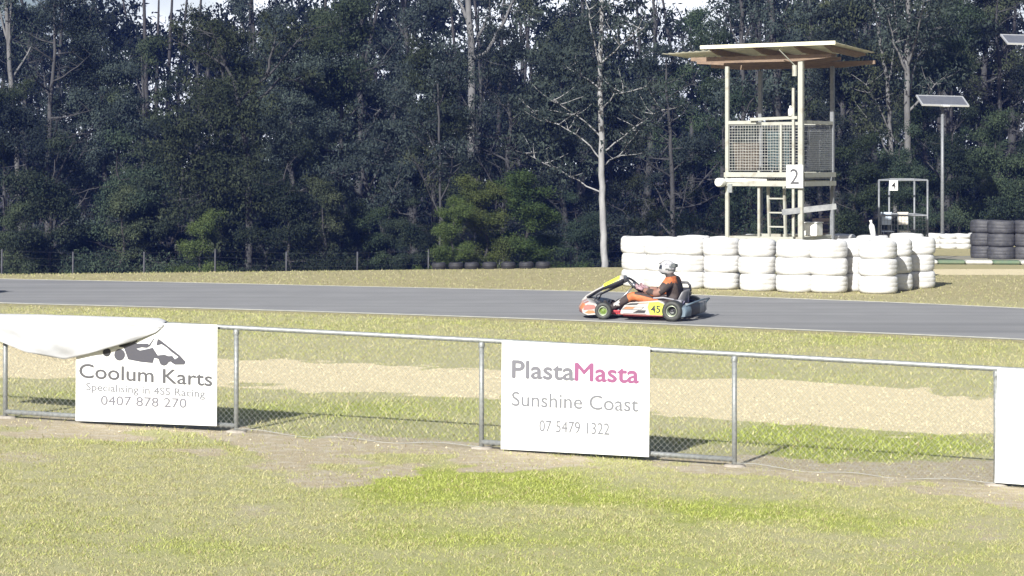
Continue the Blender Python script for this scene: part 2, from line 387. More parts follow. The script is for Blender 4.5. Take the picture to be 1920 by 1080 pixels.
# ---------------------------------------------------------------- grass blades (stuff)
rs=np.random.RandomState(4)
def blades(name,n,y0,y1,hgt,wid,mult,label,keep=1.0):
    y=np.sqrt(rs.uniform(y0*y0,y1*y1,n)); x=rs.uniform(-1,1,n)*(.25*y+.9)
    sa,di,lu,fa=zones(x,y); cl=vnoise(x,y,.16,21,2); patch=vnoise(x,y,.8,33,3)
    pr=(1-np.clip(sa*1.3,0,1))*(1-np.clip(di*1.02,0,.88))*np.clip(.25+1.3*(cl-.25),0.05,1)*keep
    # keep blades off the asphalt
    pr*=~((y>np.interp(x,ne[:,0],ne[:,1])-.05)&(y<np.interp(x,fe[:,0],fe[:,1])+.08))
    k=rs.rand(n)<pr; x,y,lu,cl,patch,fa=x[k],y[k],lu[k],cl[k],patch[k],fa[k]; n=len(x); z=zg(x,y)
    h=hgt*rs.uniform(.5,1.3,n)*(.85+.2*lu)*(.75+.5*cl); az=rs.uniform(0,2*np.pi,n); ln=h*rs.uniform(.3,1.3,n)
    a2=rs.uniform(0,2*np.pi,n); wv=wid*rs.uniform(.7,1.3,n)*(.8+.4*lu)
    B=np.stack([x,y,z-.004],1); W=np.stack([np.cos(a2)*wv,np.sin(a2)*wv,0*x],1); D=np.stack([np.cos(az)*ln,np.sin(az)*ln,h],1)
    Vv=np.stack([B-W,B+W,B+D*.6+W*.6+[0,0,0],B+D],1).reshape(-1,3); i=np.arange(n)*4
    Ff=np.concatenate([np.stack([i,i+1,i+2],1),np.stack([i,i+2,i+3],1)])
    dryc=np.array([.50,.46,.25]); grn=np.array([.37,.415,.10]); oli=np.array([.40,.405,.17]); brn=np.array([.34,.27,.15])
    g=np.clip(lu*1.15+(patch-.5)*.9+rs.normal(0,.2,n),0,1)[:,None]; r=rs.rand(n)[:,None]
    C=oli*(1-g)+grn*g; C=np.where(r<.36*(1-g)+.06,dryc,C); C=np.where(r>.95,brn,C)
    C=C*(1-fa[:,None]*np.array([.12,.13,.05]))*rs.uniform(.84,1.12,n)[:,None]
    m=bpy.data.materials.get('grass_blade')
    if not m:
        m=bpy.data.materials.new('grass_blade'); m.use_nodes=True; t=m.node_tree; b=t.nodes['Principled BSDF']
        at=t.nodes.new('ShaderNodeAttribute'); at.attribute_name='tint'; t.links.new(at.outputs['Color'],b.inputs['Base Color'])
        b.inputs['Roughness'].default_value=.6; b.inputs['Specular IOR Level'].default_value=.25
        tr=t.nodes.new('ShaderNodeBsdfTranslucent'); t.links.new(at.outputs['Color'],tr.inputs[0]); mx=t.nodes.new('ShaderNodeMixShader'); mx.inputs[0].default_value=.25
        t.links.new(b.outputs[0],mx.inputs[1]); t.links.new(tr.outputs[0],mx.inputs[2]); t.links.new(mx.outputs[0],t.nodes['Material Output'].inputs[0])
    o=link(name,npmesh(name,Vv,Ff,m,{'tint':np.repeat(C,4,0)})); return tag(o,label,'grass',kind='stuff')
blades('lawn_grass',330000,11.5,17.6,.021,.0034,1,'short patchy yellow green lawn in the foreground before the mesh fence')
blades('verge_grass',210000,17.3,34.5,.036,.006,1,'mown grass verge between the mesh fence and the asphalt track')
blades('far_grass',60000,34,47,.04,.010,1,'dry mown grass verge beyond the asphalt track',.6)

# loose stones lying on the sand strip and the bare dirt
def stones(n):
    y=rs.uniform(15.5,30,n); x=rs.uniform(-1,1,n)*(.25*y+1); sa,di,lu,fa=zones(x,y); k=rs.rand(n)<np.maximum((sa>.5)*1.0,.035*(di>.6)); x,y,sa=x[k],y[k],sa[k]; n=len(x)
    r=rs.uniform(.003,.0085,n)*np.where(rs.rand(n)<.06,1.6,1); o=np.array([[1,0,0],[0,1,0],[-1,0,0],[0,-1,0],[0,0,.8],[0,0,-.8]],float)
    a=rs.uniform(0,6.28,n); c_,s_=np.cos(a),np.sin(a); q=o[None]*r[:,None,None]*rs.uniform(.6,1.3,(n,6,1)); V=np.stack([q[...,0]*c_[:,None]-q[...,1]*s_[:,None],q[...,0]*s_[:,None]+q[...,1]*c_[:,None],q[...,2]],-1)+np.stack([x,y,zg(x,y)+r*.35],1)[:,None,:]
    f=np.array([[0,1,4],[1,2,4],[2,3,4],[3,0,4],[1,0,5],[2,1,5],[3,2,5],[0,3,5]]); Fq=(f[None]+np.arange(n)[:,None,None]*6).reshape(-1,3)
    t=rs.uniform(0,1,n)[:,None]; C=np.array([.48,.41,.27])*(1-t)+np.array([.74,.655,.45])*t; C=np.where(rs.rand(n)[:,None]<.10,np.array([.30,.25,.17]),C)
    m=bpy.data.materials.new('gravel_stone'); m.use_nodes=True; nt_=m.node_tree; at_=nt_.nodes.new('ShaderNodeAttribute'); at_.attribute_name='tint'; b_=nt_.nodes['Principled BSDF']; nt_.links.new(at_.outputs['Color'],b_.inputs['Base Color']); b_.inputs['Roughness'].default_value=.9
    g_=link('gravel',npmesh('gravel',V.reshape(-1,3),Fq,m,{'tint':np.repeat(C,6,0)})); tag(g_,'pale gravel and sand strip behind the mesh fence','gravel',kind='stuff')
stones(90000)
# ---------------------------------------------------------------- near chain-link fence
kY=[18.9,18.4,17.75,17.1,16.5,15.9,15.3]; kX=[10,443,903,1377,1868,2372,2910]
CONC=mat('pale_concrete',(.36,.33,.28),.9,(.28,.25,.21),14,bump=.4)
FP=[]                                    # fence foot points
for px,Y in zip(kX,kY):
    x=(px-960)*Y/F; FP.append(Vector((x,Y,zgf(x,Y))))
FP=[Vector((FP[0].x-2.17,19.45,zgf(FP[0].x-2.17,19.45)))]+FP
fence=thing('chain_link_fence','low galvanised chain link fence with pipe rails in the foreground','fence',tuple(FP[3]))
off=-FP[3]; Z=Vector((0,0,1)); HF=.90
for p in FP:
    m=MB(); m.tube([p+off-Z*.1,p+off+Z*(HF-.025)],.021,10); m.lathe([(.026,0),(.026,.03),(.02,.045),(0.004,.05)],10,M=Matrix.Translation(p+off+Z*(HF-.06)))
    m.build('post',GALV,fence)
    m=MB(); m.lathe([(.001,.016),(.05,.018),(.085,.012),(.11,-.02)],14,M=Matrix.Translation(p+off)@Matrix.Diagonal((1,.8,1,1))); m.build('concrete_footing',CONC,fence)
fn=(FP[-1]-FP[0]); fn.z=0; fn.normalize(); fnorm=Vector((fn.y,-fn.x,0))       # towards the camera
if fnorm.y>0: fnorm=-fnorm
m=MB(); m.tube([p+off+Z*HF for p in FP],.021,10); m.build('top_rail',GALV,fence)
for i in (1,3,5):
    m=MB(); m.tube([FP[i]+off+Z*.055,FP[i+1]+off+Z*.055],.021,10); m.build('bottom_rail',GALV,fence)
# wire mesh: zigzag wires, one panel per bay
def bay(i):
    a,b=FP[i]+off,FP[i+1]+off; L_=(b-a).length; nw=int(L_/.05); m=MB(); vs=[]; fs=[]
    rr=.0010; nrm=fnorm*.032
    sag=(i in (2,4))
    def pt(u,h):
        q=a.lerp(b,min(max(u/L_,0),1)); return q+Z*h+nrm*(1.0)
    h0,h1=.03,HF-.005
    if sag: h0=.02
    step=.05
    def wire(p,q):
        t=(q-p).normalized(); u=t.cross(fnorm).normalized()*rr; v=fnorm*rr; o=len(vs)
        vs.extend([p+u,p+v,p-u,p-v,q+u,q+v,q-u,q-v])
        fs.extend([(o,o+1,o+5,o+4),(o+1,o+2,o+6,o+5),(o+2,o+3,o+7,o+6),(o+3,o,o+4,o+7)])
    H_=h1-h0; n=int((L_+H_)/step)+1
    for sgn in (1,-1):
        for k in range(-1,n+1):
            u0=k*step-(0 if sgn<0 else H_); # bottom u
            ua,ub=(u0,u0+H_) if sgn>0 else (u0,u0-H_)
            ta=0.;tb=1.
            if ub>ua: ta=max(0,(0-ua)/(ub-ua)); tb=min(1,(L_-ua)/(ub-ua))
            else: ta=max(0,(ua-L_)/(ua-ub)); tb=min(1,ua/(ua-ub))
            if tb-ta<.01: continue
            f=lambda t:pt(ua+(ub-ua)*t,h0+H_*t)+fnorm*(.0015*sgn)
            wire(f(ta),f(tb))
    m.add(vs,fs)
    if sag:
        pts=[a.lerp(b,t)+Z*(.03-.02*math.sin(math.pi*t)+.012*math.sin(t*17))+nrm for t in np.linspace(0,1,24)]
        m.tube(pts,.003,5)
    m.build('wire_mesh',WIRE,fence,fix=False)
for i in range(len(FP)-1): bay(i)

# ---------------------------------------------------------------- signs on the fence
def on_fence(px,off_=.06):               # point of the fence line below a photo column
    best=None
    for i in range(len(FP)-1):
        a,b=FP[i],FP[i+1]
        den=(b.x-a.x)-(px-960)/F*(b.y-a.y); t=((px-960)/F*a.y-a.x)/den
        if -.001<=t<=1.001 or (i==len(FP)-2 and t>0) : return a.lerp(b,t)+fnorm*off_
    return a
def text(body,size,m,parent,name,loc,bold=0,width=None,depth=.0012,shear=0,heavy=0,turn=0):
    cu=bpy.data.curves.new('t','FONT'); cu.body=body; cu.size=size; cu.offset=bold; cu.extrude=depth; cu.align_x='CENTER'; cu.shear=shear
    cu.resolution_u=4
    o=bpy.data.objects.new('t',cu); COL.objects.link(o); dg=bpy.context.evaluated_depsgraph_get(); me=bpy.data.meshes.new_from_object(o.evaluated_get(dg))
    bpy.data.objects.remove(o); me.name=name
    n=len(me.vertices); c=np.empty(n*3,np.float32); me.vertices.foreach_get('co',c); c=c.reshape(-1,3)
    if width:
        wd=c[:,0].max()-c[:,0].min(); c[:,0]=(c[:,0]-c[:,0].mean()*0-(c[:,0].max()+c[:,0].min())/2)*width/wd
    c[:,1]-=c[:,0]*turn
    V=np.stack([c[:,0]+loc[0],-c[:,2]+loc[1],c[:,1]+loc[2]],1)
    me.vertices.foreach_set('co',V.astype(np.float32).ravel()); me.materials.clear(); me.materials.append(m); me.update()
    if heavy:                            # heavier strokes: the same letters laid over each other, a hair apart
        b_=bmesh.new(); b_.from_mesh(me)
        for k,(dx,dz) in enumerate(((heavy,0),(-heavy,0),(0,heavy),(0,-heavy))):
            m3=me.copy(); m3.transform(Matrix.Translation((dx,.0001*(k+1),dz))); b_.from_mesh(m3); bpy.data.meshes.remove(m3)
        b_.to_mesh(me); b_.free()
    q=bpy.data.objects.new(name,me); COL.objects.link(q); q.parent=parent; return q
def sign_frame(px0,px1,pb,pt,label,name='advertising_sign'):
    a=on_fence(px0); b=on_fence(px1); W=math.hypot(b.x-a.x,b.y-a.y)
    zb=HC-(pb[0]-YH)*a.y/F; zb2=HC-(pb[1]-YH)*b.y/F; zt=HC-(pt[0]-YH)*a.y/F
    ang=math.atan2(b.y-a.y,b.x-a.x); h=zt-zb; tilt=math.atan2(zb2-zb,W)
    t=thing(name,label,'sign',(a.x,a.y,zb),ang,'advertising boards on the mesh fence')
    t.rotation_euler=Euler((0,-tilt,ang),'XYZ')
    m=MB(); m.box((W/2,0,h/2),(W,.006,h),bev=.001); m.build('board',SIGNW,t)
    m=MB()
    for (x,z) in ((.03,.03),(W-.03,.03),(.03,h-.03),(W-.03,h-.03)): m.tube([(x,-.0032,z),(x,-.0045,z)],.006,8)
    m.build('tie_eyelets',GALV,t,fix=False)
    return t,W,h
t,W,h=sign_frame(148,412,(789,799),(602,607),'white go kart shop sign with kart silhouette and dark lettering below a cloth')
s=W/264.0                                # metres per photo pixel on this board
fy=-.0042
text('Coolum Karts',.175,LTXT,t,'shop_name_lettering',(131*s,fy,73*s),0,width=248*s,heavy=.0028,turn=.03)
text('Specialising in 4SS Racing',.092,LPALE,t,'slogan_lettering',(131*s,fy,52*s),0,width=222*s,heavy=.0014,turn=.025)
text('0407 878 270',.115,LGRY,t,'phone_number_lettering',(128*s,fy,30*s),0,width=160*s,heavy=.001)
# kart silhouette: outlines in photo pixels of the enlarged view (9.6x), turned upright on the board
def q(x,y): return ((180+x/9.6-148)*s,(789-(620+y/9.6)+ (180+x/9.6-148)*.038)*s)
mb=MB(); mk=MB()
def poly(pts,b,dy=0.0): b.prism([q(*p) for p in pts],-.0050+dy,-.0038+dy)
poly([(400,310),(520,250),(690,190),(740,280),(650,340),(560,390),(490,385)],mk)
poly([(560,390),(740,290),(800,330),(1000,330),(1020,380),(980,405),(880,395),(790,415),(850,445),(990,420),(1080,400),(1110,440),(1170,530),(1290,520),(1370,545),(1430,540),(1480,600),(1370,650),(1290,700),(1220,670),(1180,590),(1110,575),(1085,660),(880,640),(640,595)],mb)
poly([(745,300),(790,120),(830,125),(800,300)],mk,-.0003)
poly([(1000,370),(1090,255),(1120,240),(1060,330),(1030,385)],mb,-.0002)
poly([(1165,270),(1190,255),(1560,530),(1670,640),(1650,690),(1480,690),(1400,640),(1480,600),(1540,560),(1420,480),(1330,400),(1240,345),(1145,370)],mb,-.0004)
for (cx,cy,r,b) in ((487,515,98,mb),(1285,620,85,mb),(255,470,72,mk)):
    poly([(cx+r*math.cos(k*math.pi/12),cy+r*math.sin(k*math.pi/12)) for k in range(24)],b,-.0006)
mb.build('kart_emblem',mat('dark_grey_print',(.055,.055,.068),.5),t,fix=False); mk.build('rider_emblem',LBLK,t,fix=False)

t,W,h=sign_frame(943,1220,(842,857),(640,655),'white plastics firm sign with dark and magenta lettering at the middle of the fence')
s=W/277.0
text('Plasta',.205,LGRY,t,'company_name_lettering',(79*s,fy,131*s),0,width=116*s,heavy=.0055)
text('Masta',.205,LPINK,t,'company_name_lettering',(198*s,fy,131*s),0,width=117*s,heavy=.0055)
text('Sunshine Coast',.168,LPALE,t,'place_lettering',(138.5*s,fy,80*s),0,width=236*s,heavy=.0012)
text('07 5479 1322',.135,LPALE,t,'phone_number_lettering',(138.5*s,fy,36*s),0,width=131*s,heavy=.001)
t,W,h=sign_frame(1866,2140,(905,924),(690,702),'blank part of a white sign cut by the right edge of the frame')

# ---------------------------------------------------------------- white cloth thrown over the rail
CLOTH=mat('white_cloth',(.40,.405,.415),.8,(.36,.37,.385),4,bump=.25,bscale=14)
low=[(-120,622),(0,634),(60,658),(130,672),(150,668),(200,655),(260,638),(300,622),(313,610)]
lx=[p[0] for p in low]; ly=[p[1] for p in low]; nu,nv=90,22; V=[];Fc=[]
for j in range(nv):
    v=j/(nv-1)
    for i in range(nu):
        px=-120+433*i/(nu-1); a=on_fence(px,0); top=HC-(np.interp(px,[-120,0,70,300,313],[592,589,590,597,603])-YH)*a.y/F
        bot=HC-(float(np.interp(px,lx,ly))-YH)*a.y/F
        e=min(1,(313-px)/60)*.9+.1
        if v<.18: k=v/.18; ang=math.pi*(1-k); z=top-.028+.028*math.sin(ang); o=.05+.07*math.cos(ang)*-1 if False else .055-.075*math.cos(math.pi*(1-k)); o=-.03+.10*k; 
        else:
            k=(v-.18)/.82; z=top-.028+(bot-top+.028)*k; o=.07+e*(.035*math.sin(k*math.pi*.75)+.016*abs(math.sin(px*.023+k*2.2))*k-.012*abs(math.sin(px*.061-k*3.1))*math.sin(k*3.1)+.018*math.sin(px*.040+k*6)*k+.010*math.sin(px*.10-k*8)*math.sin(k*3.1)+.02*math.sin((px+120)*.017-k*4)*math.sin(k*3.1))
            z+=.006*math.sin(px*.07+k*4)*(1-k)
        if v<.18: z=top-.03+.03*math.sin(math.pi*min(1,.25+.75*k)) 
        p=a+fnorm*o; V.append((p.x,p.y,z))
for j in range(nv-1):
    for i in range(nu-1): Fc.append((j*nu+i,j*nu+i+1,(j+1)*nu+i+1,(j+1)*nu+i))
me=npmesh('draped_cloth',V,Fc,CLOTH,smooth=True); o=link('draped_cloth',me)
sm=o.modifiers.new('thick','SOLIDIFY'); sm.thickness=.004
tag(o,'white cloth thrown over the fence rail, sagging across the kart sign','cloth')
# ---------------------------------------------------------------- tyre walls
def tyre_mesh(name,ro,ri,h,m,n=40):
    b=MB(); r=min(.08,h*.36); pr=[]
    for k in range(7): a=math.pi/2*(1-k/6); pr.append((ro-r*.8+r*.8*math.cos(a), h-r+r*math.sin(a)))
    pr+=[(ro+.003,h*.66),(ro-.0015,h*.63),(ro+.004,h*.60),(ro+.004,h*.42),(ro-.0015,h*.39),(ro+.003,h*.36)]
    for k in range(7): a=-math.pi/2*k/6; pr.append((ro-r*.8+r*.8*math.cos(a), r+r*math.sin(a)))
    pr+= [(ri+.03,.008),(ri,.03),(ri+.035,h*.3),(ri+.035,h*.7),(ri,h-.03),(ri+.03,h-.008)]
    b.lathe(pr,n,True); rs_=random.Random(len(name)+n)
    ph=[rs_.uniform(0,6.28) for _ in range(4)]
    V=[]
    for (x,y,z) in b.v:                      # paint-thickened rubber, a little squashed
        a=math.atan2(y,x); q=1+.012*math.sin(2*a+ph[0])+.007*math.sin(5*a+ph[1])+.004*math.sin(9*a+ph[2]+z*9)
        V.append((x*q,y*q,z+.006*math.sin(3*a+ph[3])*(z/h)))
    b.v=V
    o=b.build(name,m); COL.objects.unlink(o); return o.data
TH=.318
TW=[tyre_mesh('tyre'+'x'*k,.348,.19,TH,TYREW,40+k) for k in range(3)]
TB=tyre_mesh('tyreblack',.33,.19,.315,TYREB); TS=tyre_mesh('tyresmall',.25,.14,.135,TYREW,28); TK=tyre_mesh('tyrekart',.165,.08,.155,mat('dusty_black_rubber',(.014,.015,.019),.7,(.022,.022,.026),8),24)
rt=random.Random(7)
def tyre(me,x,y,z,label,cat='tyre',group=None):
    o=bpy.data.objects.new('tyre',me); COL.objects.link(o); o.location=(x,y,z)
    o.rotation_euler=(rt.uniform(-.012,.012),rt.uniform(-.012,.012),rt.uniform(0,6.28)); return tag(o,label,cat,group)
LV=['bottom','middle','topmost']
# (photo column of centre, foot row, phrase)
front=[(1200,538,'leftmost stack of the white tyre wall'),(1243,540.5,'stack second from the left end of the wall'),(1288,542,'white stack directly behind the kart driver'),
 (1353,543.5,'white stack standing just right of the kart driver'),(1421,546.5,'white stack below the left post of the tower'),(1491.5,549,'white stack below the number two board'),
 (1553,550,'white stack below the right post of the tower'),(1603,546.5,'set back stack left of the right corner'),(1647,551.5,'front right corner stack of the white wall'),
 (1675,545.7,'shaded stack turning the wall corner'),(1718,541,'rightmost stack of the white wall')]
STK=[]
for ci,(cx,foot,ph) in enumerate(front):
    Yf=F*HC/(foot-YH); Yc=Yf+.33; x=(cx-960)*Yc/F; STK.append((x,Yc)); dz=0
    for l in range(3):
        tyre(TW[(ci+l)%3],x+rt.uniform(-.015,.015),Yc+rt.uniform(-.015,.015),zgf(x,Yc)+l*(TH-.004),f'white painted tyre, {LV[l]} in the {ph}','tyre','white tyres of the tyre wall')
back=[(1236,41.35,'back row behind the leftmost stacks'),(1300,42.1,'back row behind the kart driver'),(1352,44.9,'back row just left of the tower'),(1425,46.2,'back row behind the tower ladder'),(1500,46.6,'back row behind the white box'),(1575,46.4,'back row right of the tower'),(1636,45.6,'back row left of the small stand'),(1700,43.4,'back row behind right corner')]
BK=[]
for (cx,Yc,ph) in back:
    x=(cx-960)*Yc/F; BK.append((x,Yc))
    for l in range(3): tyre(TW[l],x,Yc,zgf(x,Yc)-(.16 if Yc>44 else .04)+l*(TH-.004),f'white painted tyre, {LV[l]} in the {ph}','tyre','white tyres of the tyre wall')
# black stacks, far right
for (cx,foot,n,ph) in ((1845,486,3,'left black stack beside the far kerb'),(1877,488,3,'front black stack beside the far kerb'),(1926,488,3,'black stack cut by the right edge of the frame')):
    Yc=F*HC/(foot-YH)+.33; x=(cx-960)*Yc/F
    for l in range(n): tyre(TB,x,Yc,l*.315,f'black tyre, {LV[l]} in the {ph}','tyre','black tyres beside the kerb')
for k,(cx,foot,ph) in enumerate(((1779,467,'stack left of the solar lamp pole'),(1754,466,'stack beside the end of the large wall'),(1803,467,'stack right of the solar lamp pole'),(1831,466,'stack next to the black tyres'))):
    Yc=F*HC/(foot-YH)+.25; x=(cx-960)*Yc/F
    for l in range(3): tyre(TS,x,Yc,l*.135,f'small white tyre, {LV[l]} in the {ph}','tyre','small white tyres by the solar lamp')
for k,(cx,ph) in enumerate(((823,'dark old kart tyre second from the left under the green shrub'),(855,'dark old kart tyre left of the pale one under the shrub'),(885,'greyish old kart tyre in the middle of the row under the shrub'),(918,'dark old kart tyre between two grey ones under the shrub'),(953,'grey old kart tyre right of the middle fence picket'),(987,'grey old kart tyre standing last but one on the right of the row'),(1018,'dark old kart tyre at the right end of the row'))):
    Yc=47.6; x=(cx-960)*Yc/F; tyre(TK,x,Yc,zgf(x,Yc)+.0,ph,'tyre','old kart tyres along the wood edge')

# ---------------------------------------------------------------- marshal tower
def rotz(a): return Matrix.Rotation(a,3,'Z')
TA=R(31); A_S=1.64; NP=Vector(((1502-960)*43.2/F,43.2,0)); U=Vector((math.cos(TA),-math.sin(TA),0)); Vv=Vector((math.sin(TA),math.cos(TA),0))
CC=NP-U*A_S/2+Vv*A_S/2
tw=thing('marshal_tower','white tall marshal tower with timber roof and number two board behind the tyre wall','tower',tuple(CC),-TA)
hs=A_S/2                                   # local axes: x along the left-front face, y away
def zat(py,Y=43.8): return HC-(py-YH)*Y/F
ZF=2.13; ZR=3.17
def part(b,name,m,par=tw,**k): return b.build(name,m,par,**k)
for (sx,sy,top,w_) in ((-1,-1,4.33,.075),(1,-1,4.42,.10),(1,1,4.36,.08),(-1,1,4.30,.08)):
    b=MB(); b.bar((sx*hs,sy*hs,-.05),(sx*hs,sy*hs,top),w_); part(b,'post',TOWP if sy<0 else PIPE,bevel=.006)  # front posts cream, rear posts in a darker grey
b=MB(); b.bar((-hs*.14,-hs*.98,0),(-hs*.14,-hs*.98,ZF+.05),.05); part(b,'post',TOWP)
fl=MB()
for sy in (-1,1):
    fl.bar((-hs,sy*(hs+.055),ZF-.03),(hs,sy*(hs+.055),ZF-.03),.05,.10); fl.bar((-hs,sy*(hs+.06),ZF-.21),(hs,sy*(hs+.06),ZF-.21),.05,.11)
for sx in (-1,1):
    fl.bar((sx*(hs+.057),-hs,ZF-.035),(sx*(hs+.057),hs,ZF-.035),.05,.10); fl.bar((sx*(hs+.062),-hs,ZF-.215),(sx*(hs+.062),hs,ZF-.215),.05,.10)
part(fl,'floor_beams',TOWP,fix=False)
b=MB()
for k in range(9): b.box((-hs+.09+k*.18,0,ZF-.10),(.165,A_S,.04))
part(b,'floor_deck',PLANKG,fix=False)
b=MB()
for s_ in (-1,1): b.bar((-hs,s_*hs*.96,.80),(hs,s_*hs*.96,.80),.05,.07); b.bar((s_*hs*.96,-hs,.795),(s_*hs*.96,hs,.795),.05,.07)
part(b,'base_frame',TOWP,fix=False)
b=MB()
for (p,q_) in (((-hs,-hs,ZR),(-hs+.66,-hs,ZR)),((hs,-hs,ZR),(hs,hs,ZR)),((-hs,hs,ZR),(hs,hs,ZR)),((-hs,-hs,ZR),(-hs,hs,ZR))): b.bar(p,q_,.06,.07)
b.bar((-hs+.55,-hs-.07,ZR+.06),(hs-.05,-hs-.07,ZR+.09),.05,.06)
part(b,'hand_rail',TOWP,fix=False)
def infill(p,q_,z0,z1,nh,nv_,r,m,name):
    p=Vector(p);q_=Vector(q_); b=MB()
    for k in range(nh): z=z0+(z1-z0)*k/(nh-1); b.bar(p+Z*z,q_+Z*z,r)
    for k in range(nv_): t_=k/(nv_-1); x=p.lerp(q_,t_); b.bar(x+Z*z0,x+Z*z1,r*.8,up=(1,0,0))
    return part(b,name,m,fix=False)
MESHW=mat('pale_mesh',(.34,.345,.32),.5,(.25,.25,.23),10)
infill((-hs+.05,-hs-.01,0),(hs-.06,-hs-.01,0),ZF+.06,ZR-.06,17,26,.009,MESHW,'mesh_panel')
infill((hs+.01,-hs+.06,0),(hs+.01,hs-.05,0),ZF+.06,ZR-.06,22,30,.006,GALV,'mesh_panel')
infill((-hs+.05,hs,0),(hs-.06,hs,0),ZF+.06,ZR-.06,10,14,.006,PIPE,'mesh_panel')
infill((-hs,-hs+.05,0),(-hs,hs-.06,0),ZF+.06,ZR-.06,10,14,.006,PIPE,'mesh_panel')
b=MB(); b.bar((hs*.48,-hs-.03,ZF),(hs*.48,-hs-.03,ZR-.05),.045); part(b,'gate_stile',TOWP)
# ladder, set inside the front face
lad=MB(); la=bpy.data.objects.new('ladder',None); COL.objects.link(la); la.parent=tw
for x in (-.02,.34): lad.bar((x+.02,-hs+.32,.1),(x,-hs+.24,ZF-.12),.045,.05)
part(lad,'stile',TOWP,la,fix=False)
for k in range(6):
    b=MB(); b.bar((-.02,-hs+.30-.012*k,.45+.29*k),(.34,-hs+.30-.012*k,.45+.29*k),.04,.03); part(b,'rung',TOWP,la)
# roof: tapered beams, cross rafters, sheets
def beam(y,x0,x1,z,dep=.13,tail=.75,th=.05):
    b=MB(); b.prism([(x0,z+dep),(x0,z+dep-.07),(x0+tail,z),(x1-tail,z),(x1,z+dep-.07),(x1,z+dep)],y-th/2,y+th/2); part(b,'roof_beam',TIMBER)
beam(-hs-.05,-1.62,1.50,4.40); beam(hs+.05,-2.0,1.75,4.33); beam(-.02,-1.9,1.35,4.39,.12)
for x in (-1.05,-.05,.85,1.5):
    b=MB(); tl=.45
    b.prism([(-1.22,.12),(-1.22,.08),(-1.22+tl,0),(.92-tl,0),(.92,.08),(.92,.12)],-.022,.022,M=Matrix.Translation((x,0,4.535))@Matrix.Rotation(R(90),4,'Z')@Matrix.Rotation(R(2.6),4,'Y'))
    part(b,'rafter',TIMBER)
def sheet(x0,x1,y0,y1,zs,name):             # corrugated sheet, zs = heights at (x0,y0),(x1,y0),(x1,y1),(x0,y1)
    n=int((x1-x0)/.038); V=[];Fq_=[]
    for i in range(n+1):
        t_=i/n; x=x0+(x1-x0)*t_
        for j,y in enumerate((y0,y1)):
            za=zs[0]*(1-t_)+zs[1]*t_; zb=zs[3]*(1-t_)+zs[2]*t_; V.append((x,y,(za,zb)[j]+.009*math.sin(i*math.pi/2)))
    for i in range(n): Fq_.append((2*i,2*i+2,2*i+3,2*i+1))
    o=link(name,npmesh(name,V,Fq_,ROOFM,smooth=True),tw); s_=o.modifiers.new('t','SOLIDIFY'); s_.thickness=.004; return o
sheet(-1.22,1.75,-1.25,.95,(4.72,4.735,4.63,4.63),'roof_sheet')
sheet(-2.6,-1.24,-.30,.95,(4.66,4.715,4.65,4.62),'roof_sheet')
b=MB(); b.bar((-1.22,-1.27,4.715),(1.75,-1.27,4.73),.03,.075); part(b,'fascia',mat('cream_fascia',(.74,.71,.52),.55,(.62,.58,.42),4))
b=MB(); b.tube([(hs-.12,-hs-.05,4.32),(hs-.12,-hs-.05,4.10)],.05,12); b.tube([(hs-.12,-hs-.05,4.32),(hs-.3,-hs-.4,4.62)],.012,6); part(b,'roof_lamp',TOWP,fix=False)
b=MB(); b.bar((hs-.14,-hs-.06,.85),(hs-.14,-hs-.06,3.86),.05); part(b,'conduit',TOWP)
def twp(x,y,z): return CC+U*x+Vv*y+Z*z
# things hung on or kept in the tower
sg=thing('number_board','white square board with number two on the tower corner post','sign',twp(hs-.09,-hs-.115,1.83),-TA)
b=MB(); b.box((0,0,.235),(.37,.02,.47),bev=.004); b.build('board',SIGNW,sg); text('2',.44,LTXT,sg,'number',(0,-.0118,.085),.002)
sg=MB(); sg.lathe([(.0,-.12),(.075,-.12),(.09,-.10),(.09,.10),(.075,.12),(0,.12)],20,M=Matrix.Rotation(R(90),4,'X')); 
lp=thing('flood_light','white round flood light on an arm at the left tower post','lamp',twp(-hs-.06,-hs-.2,1.94),-TA)
sg.build('lamp_housing',WHITEP,lp); b=MB(); b.tube([(.0,.13,.03),(.3,.13,.04),(.95,.2,.03)],.045,10); b.build('arm',WHITEP,lp)
b=MB(); b.box((.16,.12,-.12),(.1,.06,.18)); b.build('junction_box',GALV,lp)
pl=MB(); p0=twp(.12,-hs-.12,1.36-.06); p1=P(1567,387,43.45); p0=P(1467,398,43.05); pl.bar(p0,p1,.05,.115); 
o=pl.build('plank',PLANKG); tag(o,'grey plank fixed slanting across the lower right of the tower','plank')
def bottle(loc,r,h,label,lean=0):
    t_=thing('bottle',label,'bottle',loc); t_.rotation_euler=(0,lean,0)
    b=MB(); b.lathe([(0,0),(r,0),(r,h*.62),(r*.85,h*.70),(r*.4,h*.80),(r*.4,h*.88),(0,h*.88)],14); b.build('bottle_body',mat('pale_plastic',(.75,.76,.76),.4),t_)
    b=MB(); b.lathe([(0,h*.882),(r*.5,h*.882),(r*.5,h),(0,h)],12); b.build('cap',WHITEP,t_)
bottle(twp(hs-.20,-hs-.07,ZR+.118),.05,.21,'white drink bottle standing on the tower hand rail')
bt=(1636,42.0); 
bottle((BK[-1][0]-.68+.0,43.1,.955) if False else P(1638,444,45.4),.06,.36,'white bottle leaning on the tyre wall left of the small stand',-.18)
bx=thing('storage_box','white plastic box at the foot of the tower','box',twp(hs-.02,-hs*.2,.84),-TA)
b=MB(); b.box((0,0,.13),(.30,.34,.26),bev=.02); b.build('box_body',WHITEP,bx); b=MB(); b.box((0,0,.275),(.32,.36,.025),bev=.008); b.build('lid',SIGNW,bx)
